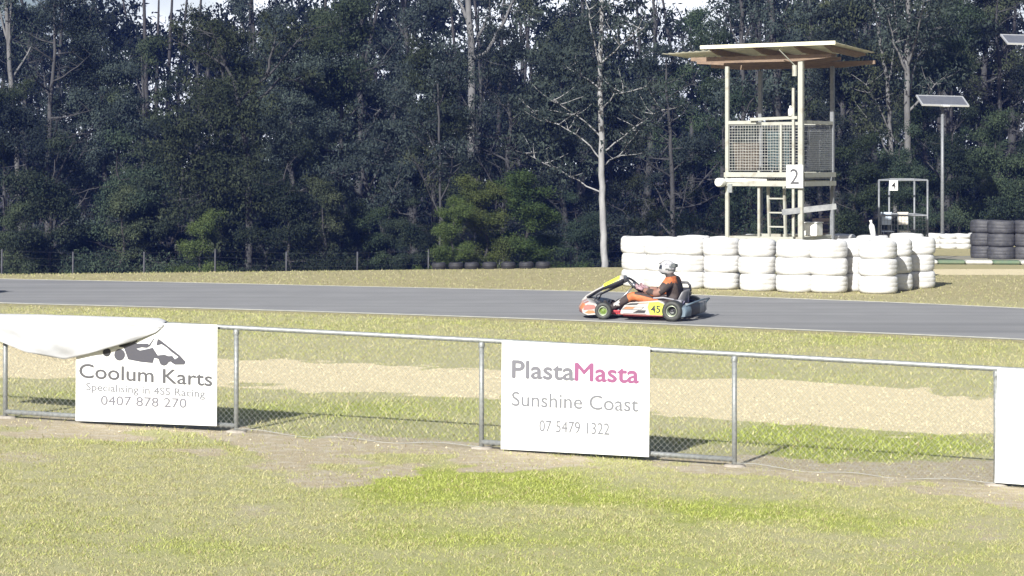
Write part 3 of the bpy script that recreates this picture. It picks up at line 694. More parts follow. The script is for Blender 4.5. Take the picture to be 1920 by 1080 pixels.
def hang(name,label,x,y,w_,z0,z1,m,ang=0):
    n=14; V=[];Fq_=[]
    for j in range(8):
        for i in range(n):
            u=i/(n-1)-.5; z=z1+(z0-z1)*j/7; V.append((u*w_*(1-.12*j/7),.03*math.sin(u*14+j*.4)*(.3+j/7),z-z0))
    for j in range(7):
        for i in range(n-1): Fq_.append((j*n+i,j*n+i+1,(j+1)*n+i+1,(j+1)*n+i))
    o=link(name,npmesh(name,V,Fq_,m,smooth=True)); s_=o.modifiers.new('t','SOLIDIFY'); s_.thickness=.006
    o.location=twp(x,y,z0); o.rotation_euler=(0,0,-TA+ang); return tag(o,label,'flag','signal flags kept in the tower')
hang('signal_flag','tan brown flag cloth behind the left tower mesh',-.45,-hs+.12,.60,ZF+.04,ZF+.62,mat('tan_flag',(.12,.10,.075),.8,(.085,.07,.055),5))
hang('signal_flag','teal blue flag cloth behind the middle tower mesh',.25,-hs+.14,.52,ZF+.06,ZF+.85,mat('teal_flag',(.045,.075,.085),.8,(.055,.09,.09),5))
hang('signal_flag','grey folded flag cloth behind the right tower mesh',hs-.12,.1,.42,ZF+.06,ZF+.85,mat('grey_flag',(.06,.065,.075),.8),R(75))
# ---------------------------------------------------------------- small marshal stand
YS=50.0; xs0=(1647-960)*YS/F; xs1=(1740-960)*YS/F; dS=.62
st=thing('marshal_stand','small grey pipe frame marshal stand with number four board','stand',((xs0+xs1)/2,YS,0),R(-6)); ws=(xs1-xs0)/2-.02
zt=HC-(338-YH)*YS/F; zm=HC-(404-YH)*YS/F
for (x,y) in ((-ws,0),(ws,0),(-ws*.5,dS),(ws*.55,dS)):
    b=MB(); b.tube([(x,y,-.05),(x,y,zt+(.02 if y else 0))],.024,8); b.build('post',PIPE,st)
b=MB()
for z in (zt,zm): b.tube([(-ws,0,z),(ws,0,z)],.022,8); b.tube([(-ws*.5,dS,z+.02),(ws*.55,dS,z+.02)],.022,8); b.tube([(-ws,0,z),(-ws*.5,dS,z+.02)],.022,8); b.tube([(ws,0,z),(ws*.55,dS,z+.02)],.022,8)
b.build('rails',PIPE,st,fix=False)
b=MB(); nW=14
for k in range(nW): x=-ws+2*ws*(k+.5)/nW; b.bar((x,.0,.1),(x,.0,zm),.006)
for k in range(9): z=.1+(zm-.1)*k/9; b.bar((-ws,0,z),(ws,0,z),.006)
b.build('mesh_panel',PIPE,st,fix=False)
sg=thing('number_board','small white board with number four on the small pipe stand','sign',tuple(P(1675.5,357,YS-.12)),0)
b=MB(); b.box((0,0,.115),(.20,.015,.24),bev=.003); b.build('board',SIGNW,sg); text('4',.22,LBLK,sg,'number',(0,-.009,.04),.001)
def chair(px,m,label):
    p=P(px,404,YS+.25); c_=thing('folding_chair',label,'chair',(p.x,p.y,0))
    b=MB(); b.box((0,0,.72),(.26,.28,.025)); b.build('seat',m,c_); b=MB(); b.box((0,.15,1.02),(.26,.025,.30)); b.build('backrest',m,c_)
    for sx in (-1,1):
        for sy in (-1,1): b=MB(); b.tube([(sx*.12,sy*.13,0),(sx*.12,sy*.13,.71 if sy<0 else 1.15)],.012,6); b.build('leg',GALV,c_)
chair(1664,mat('pale_blue_plastic',(.42,.48,.56),.5),'pale blue chair standing at the left of the small stand')
chair(1695,mat('cream_plastic',(.55,.52,.45),.5),'cream chair standing at the middle of the small stand')
# ---------------------------------------------------------------- solar lamps
def solar(px,foot,ptop,label,yaw,wd=1.26,tilt=22):
    Y=F*HC/(foot-YH); x=(px-960)*Y/F; zt=HC-(ptop-YH)*Y/F
    t_=thing('solar_lamp',label,'lamp',(x,Y,0),yaw,'solar lamps on poles')
    b=MB(); b.tube([(0,0,-.1),(0,0,zt)],[.052,.042],12); b.build('pole',PIPE,t_)
    M_=Matrix.Translation((0,0,zt+.10))@Matrix.Rotation(R(tilt),4,'X')@Matrix.Rotation(R(1.5),4,'Y')
    pn=bpy.data.objects.new('solar_panel',None); COL.objects.link(pn); pn.parent=t_; pn.matrix_local=M_
    b=MB(); b.box((0,0,0),(wd,.66,.03)); b.build('cells',PANEL,pn)
    b=MB()
    for s_ in (-1,1): b.box((s_*(wd/2+.02),0,0),(.04,.74,.045)); b.box((0,s_*.35,0),(wd,.04,.045))
    b.build('frame',ALU,pn,fix=False)
    b=MB(); b.box((0,0,zt+.01),(.16,.2,.12)); b.box((0,-.26,zt-.05),(.2,.42,.05),bev=.01); b.build('lamp_head',ALU,t_,fix=False)
solar(1767,466,196,'grey solar lamp on a tall pole behind the small white tyres',R(3),1.22)
solar(1930,470,82,'solar lamp whose tilted panel is cut by the top right frame edge',R(3),1.30)
# ---------------------------------------------------------------- wire fence along the wood
WP=[]
wf=thing('wire_fence','low dark wire fence with thin grey pickets along the edge of the wood','fence',(0,60,0))
PICK=mat('grey_picket',(.055,.057,.065),.7,(.04,.04,.045),12)
for k in range(-2,14):
    px=3+133.3*k; Y=58.0
    if px>1330: break
    x=(px-960)*Y/F; z=zgf(x,Y); ptop=(472 if k%3 else 467); zt_=HC-(ptop-YH)*Y/F; WP.append(Vector((x,Y-60,zt_)))
    b=MB(); b.tube([(x,Y-60,z-.1),(x+.01,Y-60,zt_)],.024,6); b.build('picket',PICK,wf)
b=MB()
for dz in (.04,.22,.40):
    b.tube([p-Z*dz for p in WP],.0013,4)
b.build('strand',PICK,wf,fix=False)
# ---------------------------------------------------------------- racing kart and driver
KR=R(-18); KL=(2.37+.19,31.4+.59,.026)
kart=thing('racing_kart','racing kart with yellow number panel crossing the track before the white tyres','kart',KL,KR)
KRED=mat('red_frame_paint',(.42,.04,.05),.4); KBLK=mat('black_plastic',(.025,.025,.03),.45); KMET=mat('kart_metal',(.32,.33,.35),.35,metal=.7)
KWH=mat('glossy_white_plastic',(.44,.425,.40),.4,(.36,.345,.33),6,coat=.3); KYEL=mat('fluoro_yellow_vinyl',(.62,.72,.06),.45); KGRY=mat('grey_decal',(.25,.25,.27),.45)
KBLU=mat('pale_blue_plastic_trim',(.11,.15,.185),.45); KORG=mat('orange_decal',(.42,.16,.07),.5); KPNK=mat('pink_red_decal',(.30,.13,.11),.45); KSIL=mat('grey_bumper_plastic',(.24,.245,.25),.5,(.18,.185,.19),9)
TYR=mat('kart_slick_rubber',(.026,.028,.025),.6,(.042,.044,.038),20); RIM=mat('kart_rim',(.40,.45,.34),.35,metal=.6); RIMG=mat('kart_rim_hub',(.13,.19,.04),.4)
b=MB()
for s_ in (-1,1): b.tube([(-1.28,s_*.17,.075),(-1.08,s_*.22,.07),(-.75,s_*.30,.07),(-.35,s_*.33,.07),(.08,s_*.32,.075)],.015,8)
for x in (-1.28,-.95,-.45,.08): b.tube([(x,-.3,.07),(x,.3,.07)],.014,8)
b.tube([(-.78,-.30,.06),(-.76,-.60,.07),(-.16,-.60,.07),(-.14,-.32,.06)],.012,8); b.tube([(-.78,.30,.06),(-.76,.60,.07),(-.16,.60,.07),(-.14,.32,.06)],.012,8)
b.build('frame',KRED,kart,fix=False)
b=MB(); b.box((-.80,0,.055),(.95,.52,.006)); b.build('floor_tray',KMET,kart)
b=MB(); b.tube([(0,-.68,.14),(0,.68,.14)],.022,10); b.build('rear_axle',KMET,kart)
b=MB(); b.tube([(-1.08,-.52,.125),(-1.08,-.40,.10),(-1.06,-.22,.08)],.016,8); b.tube([(-1.08,.52,.125),(-1.08,.40,.10),(-1.06,.22,.08)],.016,8); b.build('stub_axles',KMET,kart,fix=False)
def wheel(x,y,r,wd,rim,steer=0):
    wn_=bpy.data.objects.new('wheel',None); COL.objects.link(wn_); wn_.parent=kart; wn_.location=(x,y,r); wn_.rotation_euler=(R(90),0,steer)
    h=wd/2; b=MB(); pr=[(r*.52,-h),(r*.80,-h*1.02),(r*.95,-h*.93),(r,-h*.72),(r,h*.72),(r*.95,h*.93),(r*.80,h*1.02),(r*.52,h)]
    b.lathe(pr,36,True); b.build('tyre',TYR,wn_)
    s_=1 if y<0 else -1
    b=MB(); b.lathe([(r*.54,h*.98),(r*.50,h*1.04),(r*.46,h*.9),(r*.42,h*.30),(r*.2,h*.24),(0,h*.24)],28,mi=0); b.lathe([(r*.54,-h*.98),(r*.50,-h*1.04),(r*.46,-h*.9),(r*.42,-h*.3),(0,-h*.24)],28,mi=0)
    b.build('rim',RIM,wn_)
    b=MB(); b.lathe([(r*.40,s_*h*.32),(r*.34,s_*h*.40),(r*.20,s_*h*.36),(r*.16,s_*h*.7),(0,s_*h*.75)],20); b.build('hub',rim,wn_)
for y in (-.60,.60): wheel(0,y,.152,.225,KBLK)
for y in (-.545,.545): wheel(-1.08,y,.126,.13,RIMG,R(6))
def pod(s_):
    pd=bpy.data.objects.new('side_pod',None); COL.objects.link(pd); pd.parent=kart
    out=[(-.80,.085),(-.14,.07),(-.11,.10),(-.115,.27),(-.20,.305),(-.42,.285),(-.66,.265),(-.74,.22),(-.80,.14)]
    b=MB(); st=[(s_*.40,.80),(s_*.52,.95),(s_*.60,1.0),(s_*.655,.97)]; cx,cz=-.45,.175; n=len(out); vs=[]
    for (y,k) in st:
        for (x,z) in out: vs.append((cx+(x-cx)*(.97 if k<1 else 1),y,cz+(z-cz)*k))
    fs=[tuple(range(n)),tuple(range(4*n-1,3*n-1,-1))]
    for j in range(3):
        for i in range(n): fs.append((j*n+i,j*n+(i+1)%n,(j+1)*n+(i+1)%n,(j+1)*n+i))
    b.add(vs,fs); b.build('pod_body',KWH,pd,bevel=.012)
    y=s_*.6575; b=MB()
    b.prism([(-.34,.095),(-.15,.09),(-.135,.255),(-.21,.285),(-.35,.275),(-.375,.20)],y,y+s_*.003); b.build('number_panel',KYEL,pd)
    b=MB()
    for a_,c_ in (((-.77,.165),(-.48,.165)),((-.48,.165),(-.43,.205)),((-.43,.205),(-.70,.205)),((-.70,.205),(-.77,.165))): b.bar((a_[0],y+s_*.002,a_[1]),(c_[0],y+s_*.002,c_[1]),.012,.003)
    b.bar((-.75,y+s_*.0015,.11),(-.40,y+s_*.0015,.10),.012,.003); b.build('stripe_decal',KGRY,pd,fix=False)
    b=MB(); b.prism([(-.74,.17),(-.60,.17),(-.57,.2),(-.70,.2)],y,y+s_*.0022); b.prism([(-.62,.245),(-.36,.262),(-.36,.272),(-.60,.255)],y,y+s_*.0022); b.build('orange_decal',KORG,pd,fix=False)
    b=MB(); b.prism([(-.60,.115),(-.52,.155),(-.40,.155),(-.42,.115)],y,y+s_*.0026); b.prism([(-.72,.225),(-.64,.255),(-.50,.262),(-.54,.235)],y,y+s_*.0026); b.build('black_decal',KBLK,pd,fix=False)
    b=MB(); b.prism([(-.79,.088),(-.15,.074),(-.15,.088),(-.79,.10)],y,y+s_*.0022); b.build('red_sill',KPNK,pd)
    if s_<0:
        text('45',.15,KBLK,pd,'number',(-.25,y-.0045,.125),.004)
pod(-1); pod(1)
# nose bumper
def loft(secs,mats,name,par,faces_mi=None,closed=True,sm=True,caps=True,capmi=0):
    n=len(secs[0]); vs=[p for s_ in secs for p in s_]; b=MB()
    for j in range(len(secs)-1):
        for i in range(n if closed else n-1):
            mi=faces_mi(j,i) if faces_mi else 0
            b.add([vs[j*n+i],vs[j*n+(i+1)%n],vs[(j+1)*n+(i+1)%n],vs[(j+1)*n+i]],[(0,1,2,3)],mi,sm)
    if caps and closed: b.add(secs[0],[tuple(range(n))],capmi); b.add(secs[-1],[tuple(range(n))[::-1]],capmi)
    return b.build(name,mats,par)
secs=[]
for y in np.linspace(-.50,.50,21):
    e=abs(y)/.5; bx=.16*e**2.2; k=1-.25*e**4
    prof=[(-1.50,.05),(-1.575,.09),(-1.585,.16),(-1.53,.25),(-1.46,.285),(-1.36,.27),(-1.31,.20),(-1.33,.07)]
    secs.append([(x+bx,y,.06+(z-.06)*k) for x,z in prof])
loft(secs,[KWH,KPNK,KORG,KBLK],'nose_bumper',kart,lambda j,i: 3 if i in (0,7) else (1 if i==1 else (2 if i==2 and j%4<3 else (1 if i==3 and (j<6 or j>14) and j%2 else 0))),capmi=0)
for s_ in (-1,1):
    b=MB(); b.prism([(-1.405,.125),(-1.40,.18),(-1.345,.212),(-1.24,.205),(-1.20,.165),(-1.27,.14)],s_*.5005,s_*.5035); b.build('red_decal',KPNK,kart)
    b=MB(); b.prism([(-1.385,.085),(-1.33,.125),(-1.25,.125),(-1.22,.09),(-1.32,.075)],s_*.5005,s_*.5035); b.build('orange_decal',KORG,kart)
secs=[]
for (x,z,wd,th) in ((-1.53,.24,.15,.05),(-1.46,.31,.145,.05),(-1.33,.39,.13,.045),(-1.22,.445,.125,.05),(-1.19,.46,.14,.09),(-1.05,.52,.15,.11),(-.93,.575,.15,.12),(-.88,.585,.13,.09)):
    secs.append([(x-.3*dz*th,y*wd,z+dz*th) for (y,dz) in ((-1,-.5),(-1.05,0),(-.8,.42),(0,.55),(.8,.42),(1.05,0),(1,-.5),(0,-.35))])
loft(secs,[KWH,KYEL,KBLK],'front_fairing',kart,lambda j,i: (1 if (j in (4,5) and i in (1,2,5)) else (2 if (j==6 and i in (0,6,7)) or (i in (0,6,7) and j>0) else 0)))
b=MB(); b.tube([(-1.42,-.12,.10),(-1.30,-.12,.33),(-.95,-.10,.49)],.011,6); b.tube([(-1.42,.12,.10),(-1.30,.12,.33),(-.95,.10,.49)],.011,6); b.build('fairing_bracket',KBLK,kart,fix=False)
b=MB()
for s_ in (-1,1): b.box((-1.22,s_*.15,.17),(.03,.07,.17),Matrix.Rotation(R(-20),3,'Y'),bev=.005); b.tube([(-1.22,s_*.15,.09),(-1.18,s_*.15,.25)],.012,6)
b.box((-1.20,0,.16),(.10,.16,.12),bev=.02); b.build('pedals',KBLK,kart,fix=False)
SWT=Matrix.Translation((-.72,0,.475))@Matrix.Rotation(R(-38),4,'Y'); SW0=Vector((-.72,0,.475))
sw=bpy.data.objects.new('steering_wheel',None); COL.objects.link(sw); sw.parent=kart
b=MB(); pr=[(.15+.017*math.cos(a),.017*math.sin(a)) for a in np.linspace(0,2*math.pi,10,endpoint=False)]
M_=Matrix.Translation((-.74,0,.49))@Matrix.Rotation(R(42),4,'Y'); b.lathe(pr,28,True,M=M_); b.build('wheel_rim',KBLK,sw)
b=MB()
for k in range(3): a=R(90+120*k); b.bar(M_@Vector((0,0,-.02)),M_@Vector((.145*math.cos(a),.145*math.sin(a),0)),.035,.008)
b.lathe([(0,.01),(.05,.01),(.05,-.03),(0,-.03)],16,M=M_); b.build('spokes',KMET,sw,fix=False)
b=MB(); b.tube([M_@Vector((0,0,-.03)),(-1.10,0,.14)],.012,8); b.build('steering_column',KMET,kart)
# seat shell
pf=[(-.46,.15),(-.40,.10),(-.25,.065),(-.10,.075),(.02,.16),(.07,.28),(.10,.40),(.11,.44)]; V=[];Fq_=[]
for j,(x,z) in enumerate(pf):
    for i in range(13):
        u=(i-6)/6; wd=(.17,.19,.20,.20,.195,.19,.17,.15)[j]; up=(.04,.07,.11,.12,.06,.02,.0,-.02)[j]; fw=(0,0,0,0,-.06,-.09,-.07,-.05)[j]
        V.append((x+fw*abs(u)**2.5,u*wd,z+up*abs(u)**3))
for j in range(7):
    for i in range(12): Fq_.append((j*13+i,j*13+i+1,(j+1)*13+i+1,(j+1)*13+i))
o=link('seat',npmesh('seat',V,Fq_,mat('grey_fibreglass',(.16,.16,.17),.35),smooth=True),kart); o.modifiers.new('t','SOLIDIFY').thickness=.012
# engine, airbox, exhaust
en=bpy.data.objects.new('engine',None); COL.objects.link(en); en.parent=kart
b=MB(); b.box((-.14,.33,.16),(.24,.20,.15),bev=.02); b.tube([(-.14,.20,.16),(-.14,.46,.16)],.07,16); b.build('crankcase',KMET,en,fix=False)
b=MB()
for k in range(7): b.box((-.09+.012*k,.33,.245+.022*k),(.15,.15,.011),Matrix.Rotation(R(15),3,'Y'))
b.box((-.05,.33,.31),(.10,.10,.17),Matrix.Rotation(R(15),3,'Y')); b.build('cylinder_fins',KBLK,en,fix=False)
b=MB(); b.tube([(.02,.33,.25),(.10,.36,.22),(.16,.30,.20),(.17,.05,.19),(.16,-.20,.19)],[.022,.03,.05,.055,.035],12); b.build('exhaust_pipe',mat('exhaust_steel',(.12,.13,.20),.35,metal=.7),en)
b=MB(); b.box((-.03,.20,.385),(.21,.14,.13),bev=.03); b.build('air_box',KBLK,en)
b=MB(); b.tube([(-.10,.14,.42),(-.10,.13,.50),(-.06,.13,.53),(.04,.13,.53),(.08,.13,.49),(.085,.14,.40)],.020,8); b.build('intake_loop',KBLK,en)
b=MB(); b.box((.02,.10,.30),(.10,.06,.14),bev=.01); b.tube([(-.02,.05,.30),(.05,-.1,.26),(.03,-.2,.2)],.012,6); b.build('carburettor',mat('carburettor_alloy',(.35,.32,.42),.4,metal=.5),en,fix=False)
b=MB(); b.box((-.01,-.30,.27),(.16,.14,.05),bev=.015); b.tube([(-.05,-.36,.30),(-.2,-.40,.33),(-.35,-.41,.32)],.014,6); b.tube([(-.1,-.3,.16),(-.05,-.3,.25)],.01,6); b.build('chain_guard',KGRY,kart,fix=False)
# rear bumper
rb=bpy.data.objects.new('rear_bumper',None); COL.objects.link(rb); rb.parent=kart
secs=[]
for y in np.linspace(-.46,.64,23):
    e=abs(y-.09)/.55; bx=-.09*e**3; secs.append([(.235+bx,y,.07),(.275+bx,y,.085),(.285+bx,y,.16),(.275+bx,y,.245),(.24+bx,y,.26),(.225+bx,y,.165)])
loft(secs,[KSIL,KBLK],'bumper_panel',rb,lambda j,i: 1 if 1<=j<=7 or j==14 or i==0 else 0)
secs=[]
for y in np.linspace(-.66,-.47,6):
    e=(y+.47)/-.19; secs.append([(.13-.02*e,y,.06),(.24-.05*e*e,y,.075),(.25-.05*e*e,y,.16),(.23-.05*e*e,y,.235-.03*e),(.14-.02*e,y,.24-.04*e),(.12,y,.15)])
loft(secs,[KBLU],'bumper_end',rb)
b=MB(); b.tube([(.19,-.60,.235),(.27,-.45,.268),(.29,.09,.285),(.27,.60,.27),(.20,.66,.20),(.20,.66,.09)],.014,8); b.build('bumper_tube',KBLU,rb)
b=MB()
for s_ in (-.3,.3): b.tube([(.06,s_,.08),(.24,s_,.16)],.014,8)
b.build('bumper_bracket',KRED,rb,fix=False)

# ---- driver
SUIT=mat('black_race_suit',(.035,.026,.024),.75,(.055,.04,.036),20,bump=.3); SORG=mat('orange_suit_panel',(.46,.15,.05),.7,(.34,.09,.03),18); SPAL=mat('pale_suit_panel',(.22,.12,.09),.7)
def skinned(name,verts,edges,rad,mats,par,root=0,sub=2):
    me=bpy.data.meshes.new(name); me.from_pydata(verts,edges,[]); o=bpy.data.objects.new(name,me); COL.objects.link(o)
    o.modifiers.new('s','SKIN'); 
    for i,sv in enumerate(me.skin_vertices[0].data):
        r=rad[i]; sv.radius=(r,r) if not isinstance(r,tuple) else r; sv.use_root=(i==root)
    ss=o.modifiers.new('u','SUBSURF'); ss.levels=sub; ss.render_levels=sub
    dg=bpy.context.evaluated_depsgraph_get(); m2=bpy.data.meshes.new_from_object(o.evaluated_get(dg)); bpy.data.objects.remove(o)
    m2.name=name; m2.materials.clear()
    for m in mats: m2.materials.append(m)
    m2.polygons.foreach_set('use_smooth',np.ones(len(m2.polygons),bool))
    q=bpy.data.objects.new(name,m2); COL.objects.link(q)
    if par: q.parent=par
    return q
vs=[(-.13,0,.22),(-.11,0,.36),(-.13,0,.50),(-.175,0,.595),(-.205,0,.65),(-.225,0,.725),(-.225,0,.80)]; rd=[(.15,.13),(.145,.125),(.175,.135),(.125,.10),.06,.085,.07]
eg=[(0,1),(1,2),(2,3),(3,4),(4,5),(5,6)]
for s_ in (-1,1):
    k=len(vs); vs+=[(-.165,s_*.185,.55),(-.22,s_*.27,.47),(-.31,s_*.31,.375),(-.43,s_*.24,.395),(-.57,s_*.165,.425)]; rd+=[.092,.076,.064,.056,.038]
    eg+=[(2,k),(k,k+1),(k+1,k+2),(k+2,k+3),(k+3,k+4)]
    k=len(vs); vs+=[(-.20,s_*.12,.19),(-.45,s_*.22,.28),(-.70,s_*.27,.345),(-.86,s_*.25,.25),(-1.03,s_*.22,.155),(-1.09,s_*.22,.16),(-1.17,s_*.21,.235)]; rd+=[.10,.09,.075,.064,.046,.046,.034]
    eg+=[(0,k),(k,k+1),(k+1,k+2),(k+2,k+3),(k+3,k+4),(k+4,k+5),(k+5,k+6)]
drv=skinned('person',vs,eg,rd,[SUIT,SORG,SPAL,KWH],None)
drv.location=KL; drv.rotation_euler=(0,0,KR)
tag(drv,'person in black and orange race suit and white helmet driving the kart','person')
for p in drv.data.polygons:
    c=p.center; x,y,z=c
    if z>.545 and abs(y)>.10 and x<.0 and z<.64: p.material_index=1
    elif abs(y)>.2 and -.37<x<-.27 and z>.3: p.material_index=2 if abs(y)>.31 else 1
    elif x<-.30 and x>-.76 and abs(y)>.18 and p.normal.z<.45 and z<.36 and abs(p.normal.y)>.2: p.material_index=1
    elif -.78<x<-.66 and z>.3 and abs(y)>.2: p.material_index=1
    elif -.55<x<-.45 and z>.36 and abs(y)<.25: p.material_index=2
    elif x<-.90 and z>.19 and abs(y)>.12 and x>-1.0: p.material_index=3
def glove(s_):
    w0=Vector((-.56,s_*.168,.425)); pm=Vector((-.635,s_*.148,.45)); vs=[w0,w0.lerp(pm,.5),pm]; rd=[.034,(.036,.026),(.040,.022)]; eg=[(0,1),(1,2)]
    for i in range(4):
        k=len(vs); o=(i-1.5)*.019; L_=(.9,1.05,1.0,.8)[i]
        a=pm+Vector((-.03,s_*.004,.020+o)); b_=a+Vector((-.030*L_,-s_*.016,.010)); c_=b_+Vector((.004,-s_*.026*L_,-.006)); vs+=[a,b_,c_]; rd+=[.0105,.0095,.008]; eg+=[(2,k),(k,k+1),(k+1,k+2)]
    k=len(vs); a=pm+Vector((.012,-s_*.028,.026)); b_=a+Vector((-.028,-s_*.014,.014)); vs+=[a,b_]; rd+=[.012,.009]; eg+=[(1,k),(k,k+1)]
    return skinned('glove',[tuple(v) for v in vs],eg,rd,[mat('white_pink_glove',(.34,.27,.28),.7,(.28,.12,.15),40)],drv,sub=1)
glove(-1); glove(1)
# helmet: shaped shell, chin bar, visor, spoiler
hm=bpy.data.objects.new('helmet',None); COL.objects.link(hm); hm.parent=drv; hm.location=(-.235,0,.748); hm.rotation_euler=(0,R(4),R(-14))
nA,nB=40,26; V=[];Fq_=[];mi=[]
for j in range(nB+1):
    th=math.pi*j/nB
    for i in range(nA):
        a=2*math.pi*i/nA; x=-math.cos(a)*math.sin(th); y=math.sin(a)*math.sin(th); z=math.cos(th)
        fx=max(0,-x); X=x*.132-(.028*fx**3*sstep(.1,-.6,z)*1.0); Y=y*.108*(1-.12*max(0,-z)); Zc=z*.122 if z>0 else z*.118+(.012*max(0,x))
        Zc=max(Zc,-.098+.018*max(0,x)); V.append((float(X),float(Y),float(Zc)))
for j in range(nB):
    for i in range(nA):
        Fq_.append((j*nA+i,j*nA+(i+1)%nA,(j+1)*nA+(i+1)%nA,(j+1)*nA+i))
        c=[sum(V[k][q_] for k in Fq_[-1])/4 for q_ in range(3)]
        mi.append(2 if (c[0]<-.045 and -.02<c[2]<.045 and abs(c[1])<.1) else (1 if (c[2]<-.07 or (c[0]>.02 and -.03<c[2]<.0) or (c[0]>.08 and c[2]>.02 and abs(c[1])>.045)) else 0))
HWH=mat('white_helmet_shell',(.40,.40,.41),.35,(.16,.16,.18),13,coat=.4,fac=(.55,.62)); HGR=mat('dark_helmet_trim',(.10,.11,.11),.4); VIS=mat('dark_visor',(.03,.035,.045),.12,spec=.6)
link('shell',npmesh('shell',V,Fq_,[HWH,HGR,VIS],smooth=True,mi=mi),hm)
b=MB(); b.prism([(.06,.085),(.15,.075),(.155,.03),(.125,.02),(.10,.06)],-.05,.05); b.build('rear_spoiler',HGR,hm,bevel=.006)
b=MB(); b.prism([(-.155,.05),(-.05,.118),(-.045,.105),(-.14,.045)],-.06,.06); b.build('visor_strip',HWH,hm,bevel=.004)

# second kart, only its tail in frame at the left edge
k2=dup(kart,loc=(-9.02-.62,37.75,.026),rot=(0,0,R(-14)),label='tail end of a second kart cut by the left edge of the frame')
# ---------------------------------------------------------------- trees
def bark(name,c1,c2,sc=6): return mat(name,c1,.85,c2,sc,bump=.35,bscale=30,stretch=(1,1,.25),fac=(.35,.7))
BPALE=bark('pale_gum_bark',(.14,.14,.14),(.075,.074,.073)); BLONE=bark('white_gum_bark',(.30,.30,.30),(.17,.17,.17)); BGREY=bark('grey_bark',(.048,.048,.049),(.026,.026,.027)); BDARK=bark('dark_bark',(.035,.032,.032),(.02,.02,.02))
def leafmat(name):
    m=bpy.data.materials.new(name); m.use_nodes=True; t=m.node_tree; b=t.nodes['Principled BSDF']
    at=t.nodes.new('ShaderNodeAttribute'); at.attribute_name='tint'; t.links.new(at.outputs['Color'],b.inputs['Base Color'])
    oi=t.nodes.new('ShaderNodeObjectInfo'); hs_=t.nodes.new('ShaderNodeHueSaturation'); mr=t.nodes.new('ShaderNodeMapRange'); mr.inputs[3].default_value=.55; mr.inputs[4].default_value=1.4
    t.links.new(oi.outputs['Random'],mr.inputs[0]); t.links.new(mr.outputs[0],hs_.inputs['Value']); mh=t.nodes.new('ShaderNodeMath'); mh.operation='MULTIPLY'; mh.inputs[1].default_value=7.31; mf=t.nodes.new('ShaderNodeMath'); mf.operation='FRACT'; mh2=t.nodes.new('ShaderNodeMapRange'); mh2.inputs[3].default_value=.465; mh2.inputs[4].default_value=.535; t.links.new(oi.outputs['Random'],mh.inputs[0]); t.links.new(mh.outputs[0],mf.inputs[0]); t.links.new(mf.outputs[0],mh2.inputs[0]); t.links.new(mh2.outputs[0],hs_.inputs['Hue']); t.links.new(at.outputs['Color'],hs_.inputs['Color']); t.links.new(hs_.outputs[0],b.inputs['Base Color'])
    b.inputs['Roughness'].default_value=.7; b.inputs['Specular IOR Level'].default_value=.12
    tr=t.nodes.new('ShaderNodeBsdfTranslucent'); t.links.new(hs_.outputs[0],tr.inputs[0]); mx=t.nodes.new('ShaderNodeMixShader'); mx.inputs[0].default_value=.22
    t.links.new(b.outputs[0],mx.inputs[1]); t.links.new(tr.outputs[0],mx.inputs[2]); t.links.new(mx.outputs[0],t.nodes['Material Output'].inputs[0]); return m
LEAF=leafmat('leaf')
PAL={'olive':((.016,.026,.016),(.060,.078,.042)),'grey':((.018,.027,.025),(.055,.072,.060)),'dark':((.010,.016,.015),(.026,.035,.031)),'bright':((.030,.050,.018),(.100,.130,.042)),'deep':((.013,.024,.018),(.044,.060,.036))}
def leaf_arrays(rng,cl,per,rad,L_,pal,droop=.55,flat=.7):
    """cl: (n,3) clump centres, each a tuft of PER narrow leaves"""
    cl=np.asarray(cl); n=len(cl); k=rng.poisson(per,n).clip(4); idx=np.repeat(np.arange(n),k); N_=len(idx)
    d=rng.normal(0,1,(N_,3)); d/=np.linalg.norm(d,axis=1)[:,None]; rr=rad*rng.uniform(.55,1.35,n)[idx]*rng.uniform(0,1,N_)**.45
    p=cl[idx]+d*rr[:,None]*np.array([1,1,flat])
    a=rng.normal(0,1,(N_,3)); a[:,2]-=droop*2; a/=np.linalg.norm(a,axis=1)[:,None]
    n0=d*.8+np.array([0,0,.35])+rng.normal(0,.30,(N_,3)); b=np.cross(n0,a); b/=np.linalg.norm(b,axis=1)[:,None]+1e-9
    l=(L_*rng.uniform(.6,1.4,N_))[:,None]; w_=l*.2
    V=np.stack([p,p+a*l*.45+b*w_,p+a*l,p+a*l*.45-b*w_],1).reshape(-1,3); Fq=np.arange(N_*4).reshape(-1,4)
    c0,c1=np.array(PAL[pal][0]),np.array(PAL[pal][1]); t=np.clip(rng.uniform(0,1,n)[idx]*.75+rng.uniform(0,.35,N_),0,1)[:,None]
    C=c0*(1-t)+c1*t; return V,Fq,np.repeat(C,4,0)
def limb(rng,p,d,L_,up=.25,n=6,wob=.12):
    pts=[Vector(p)]; d=Vector(d).normalized()
    for i in range(n):
        d=(d+Vector((rng.normal(0,wob),rng.normal(0,wob),rng.normal(0,wob)+up/n))).normalized(); pts.append(pts[-1]+d*L_/n)
    return pts
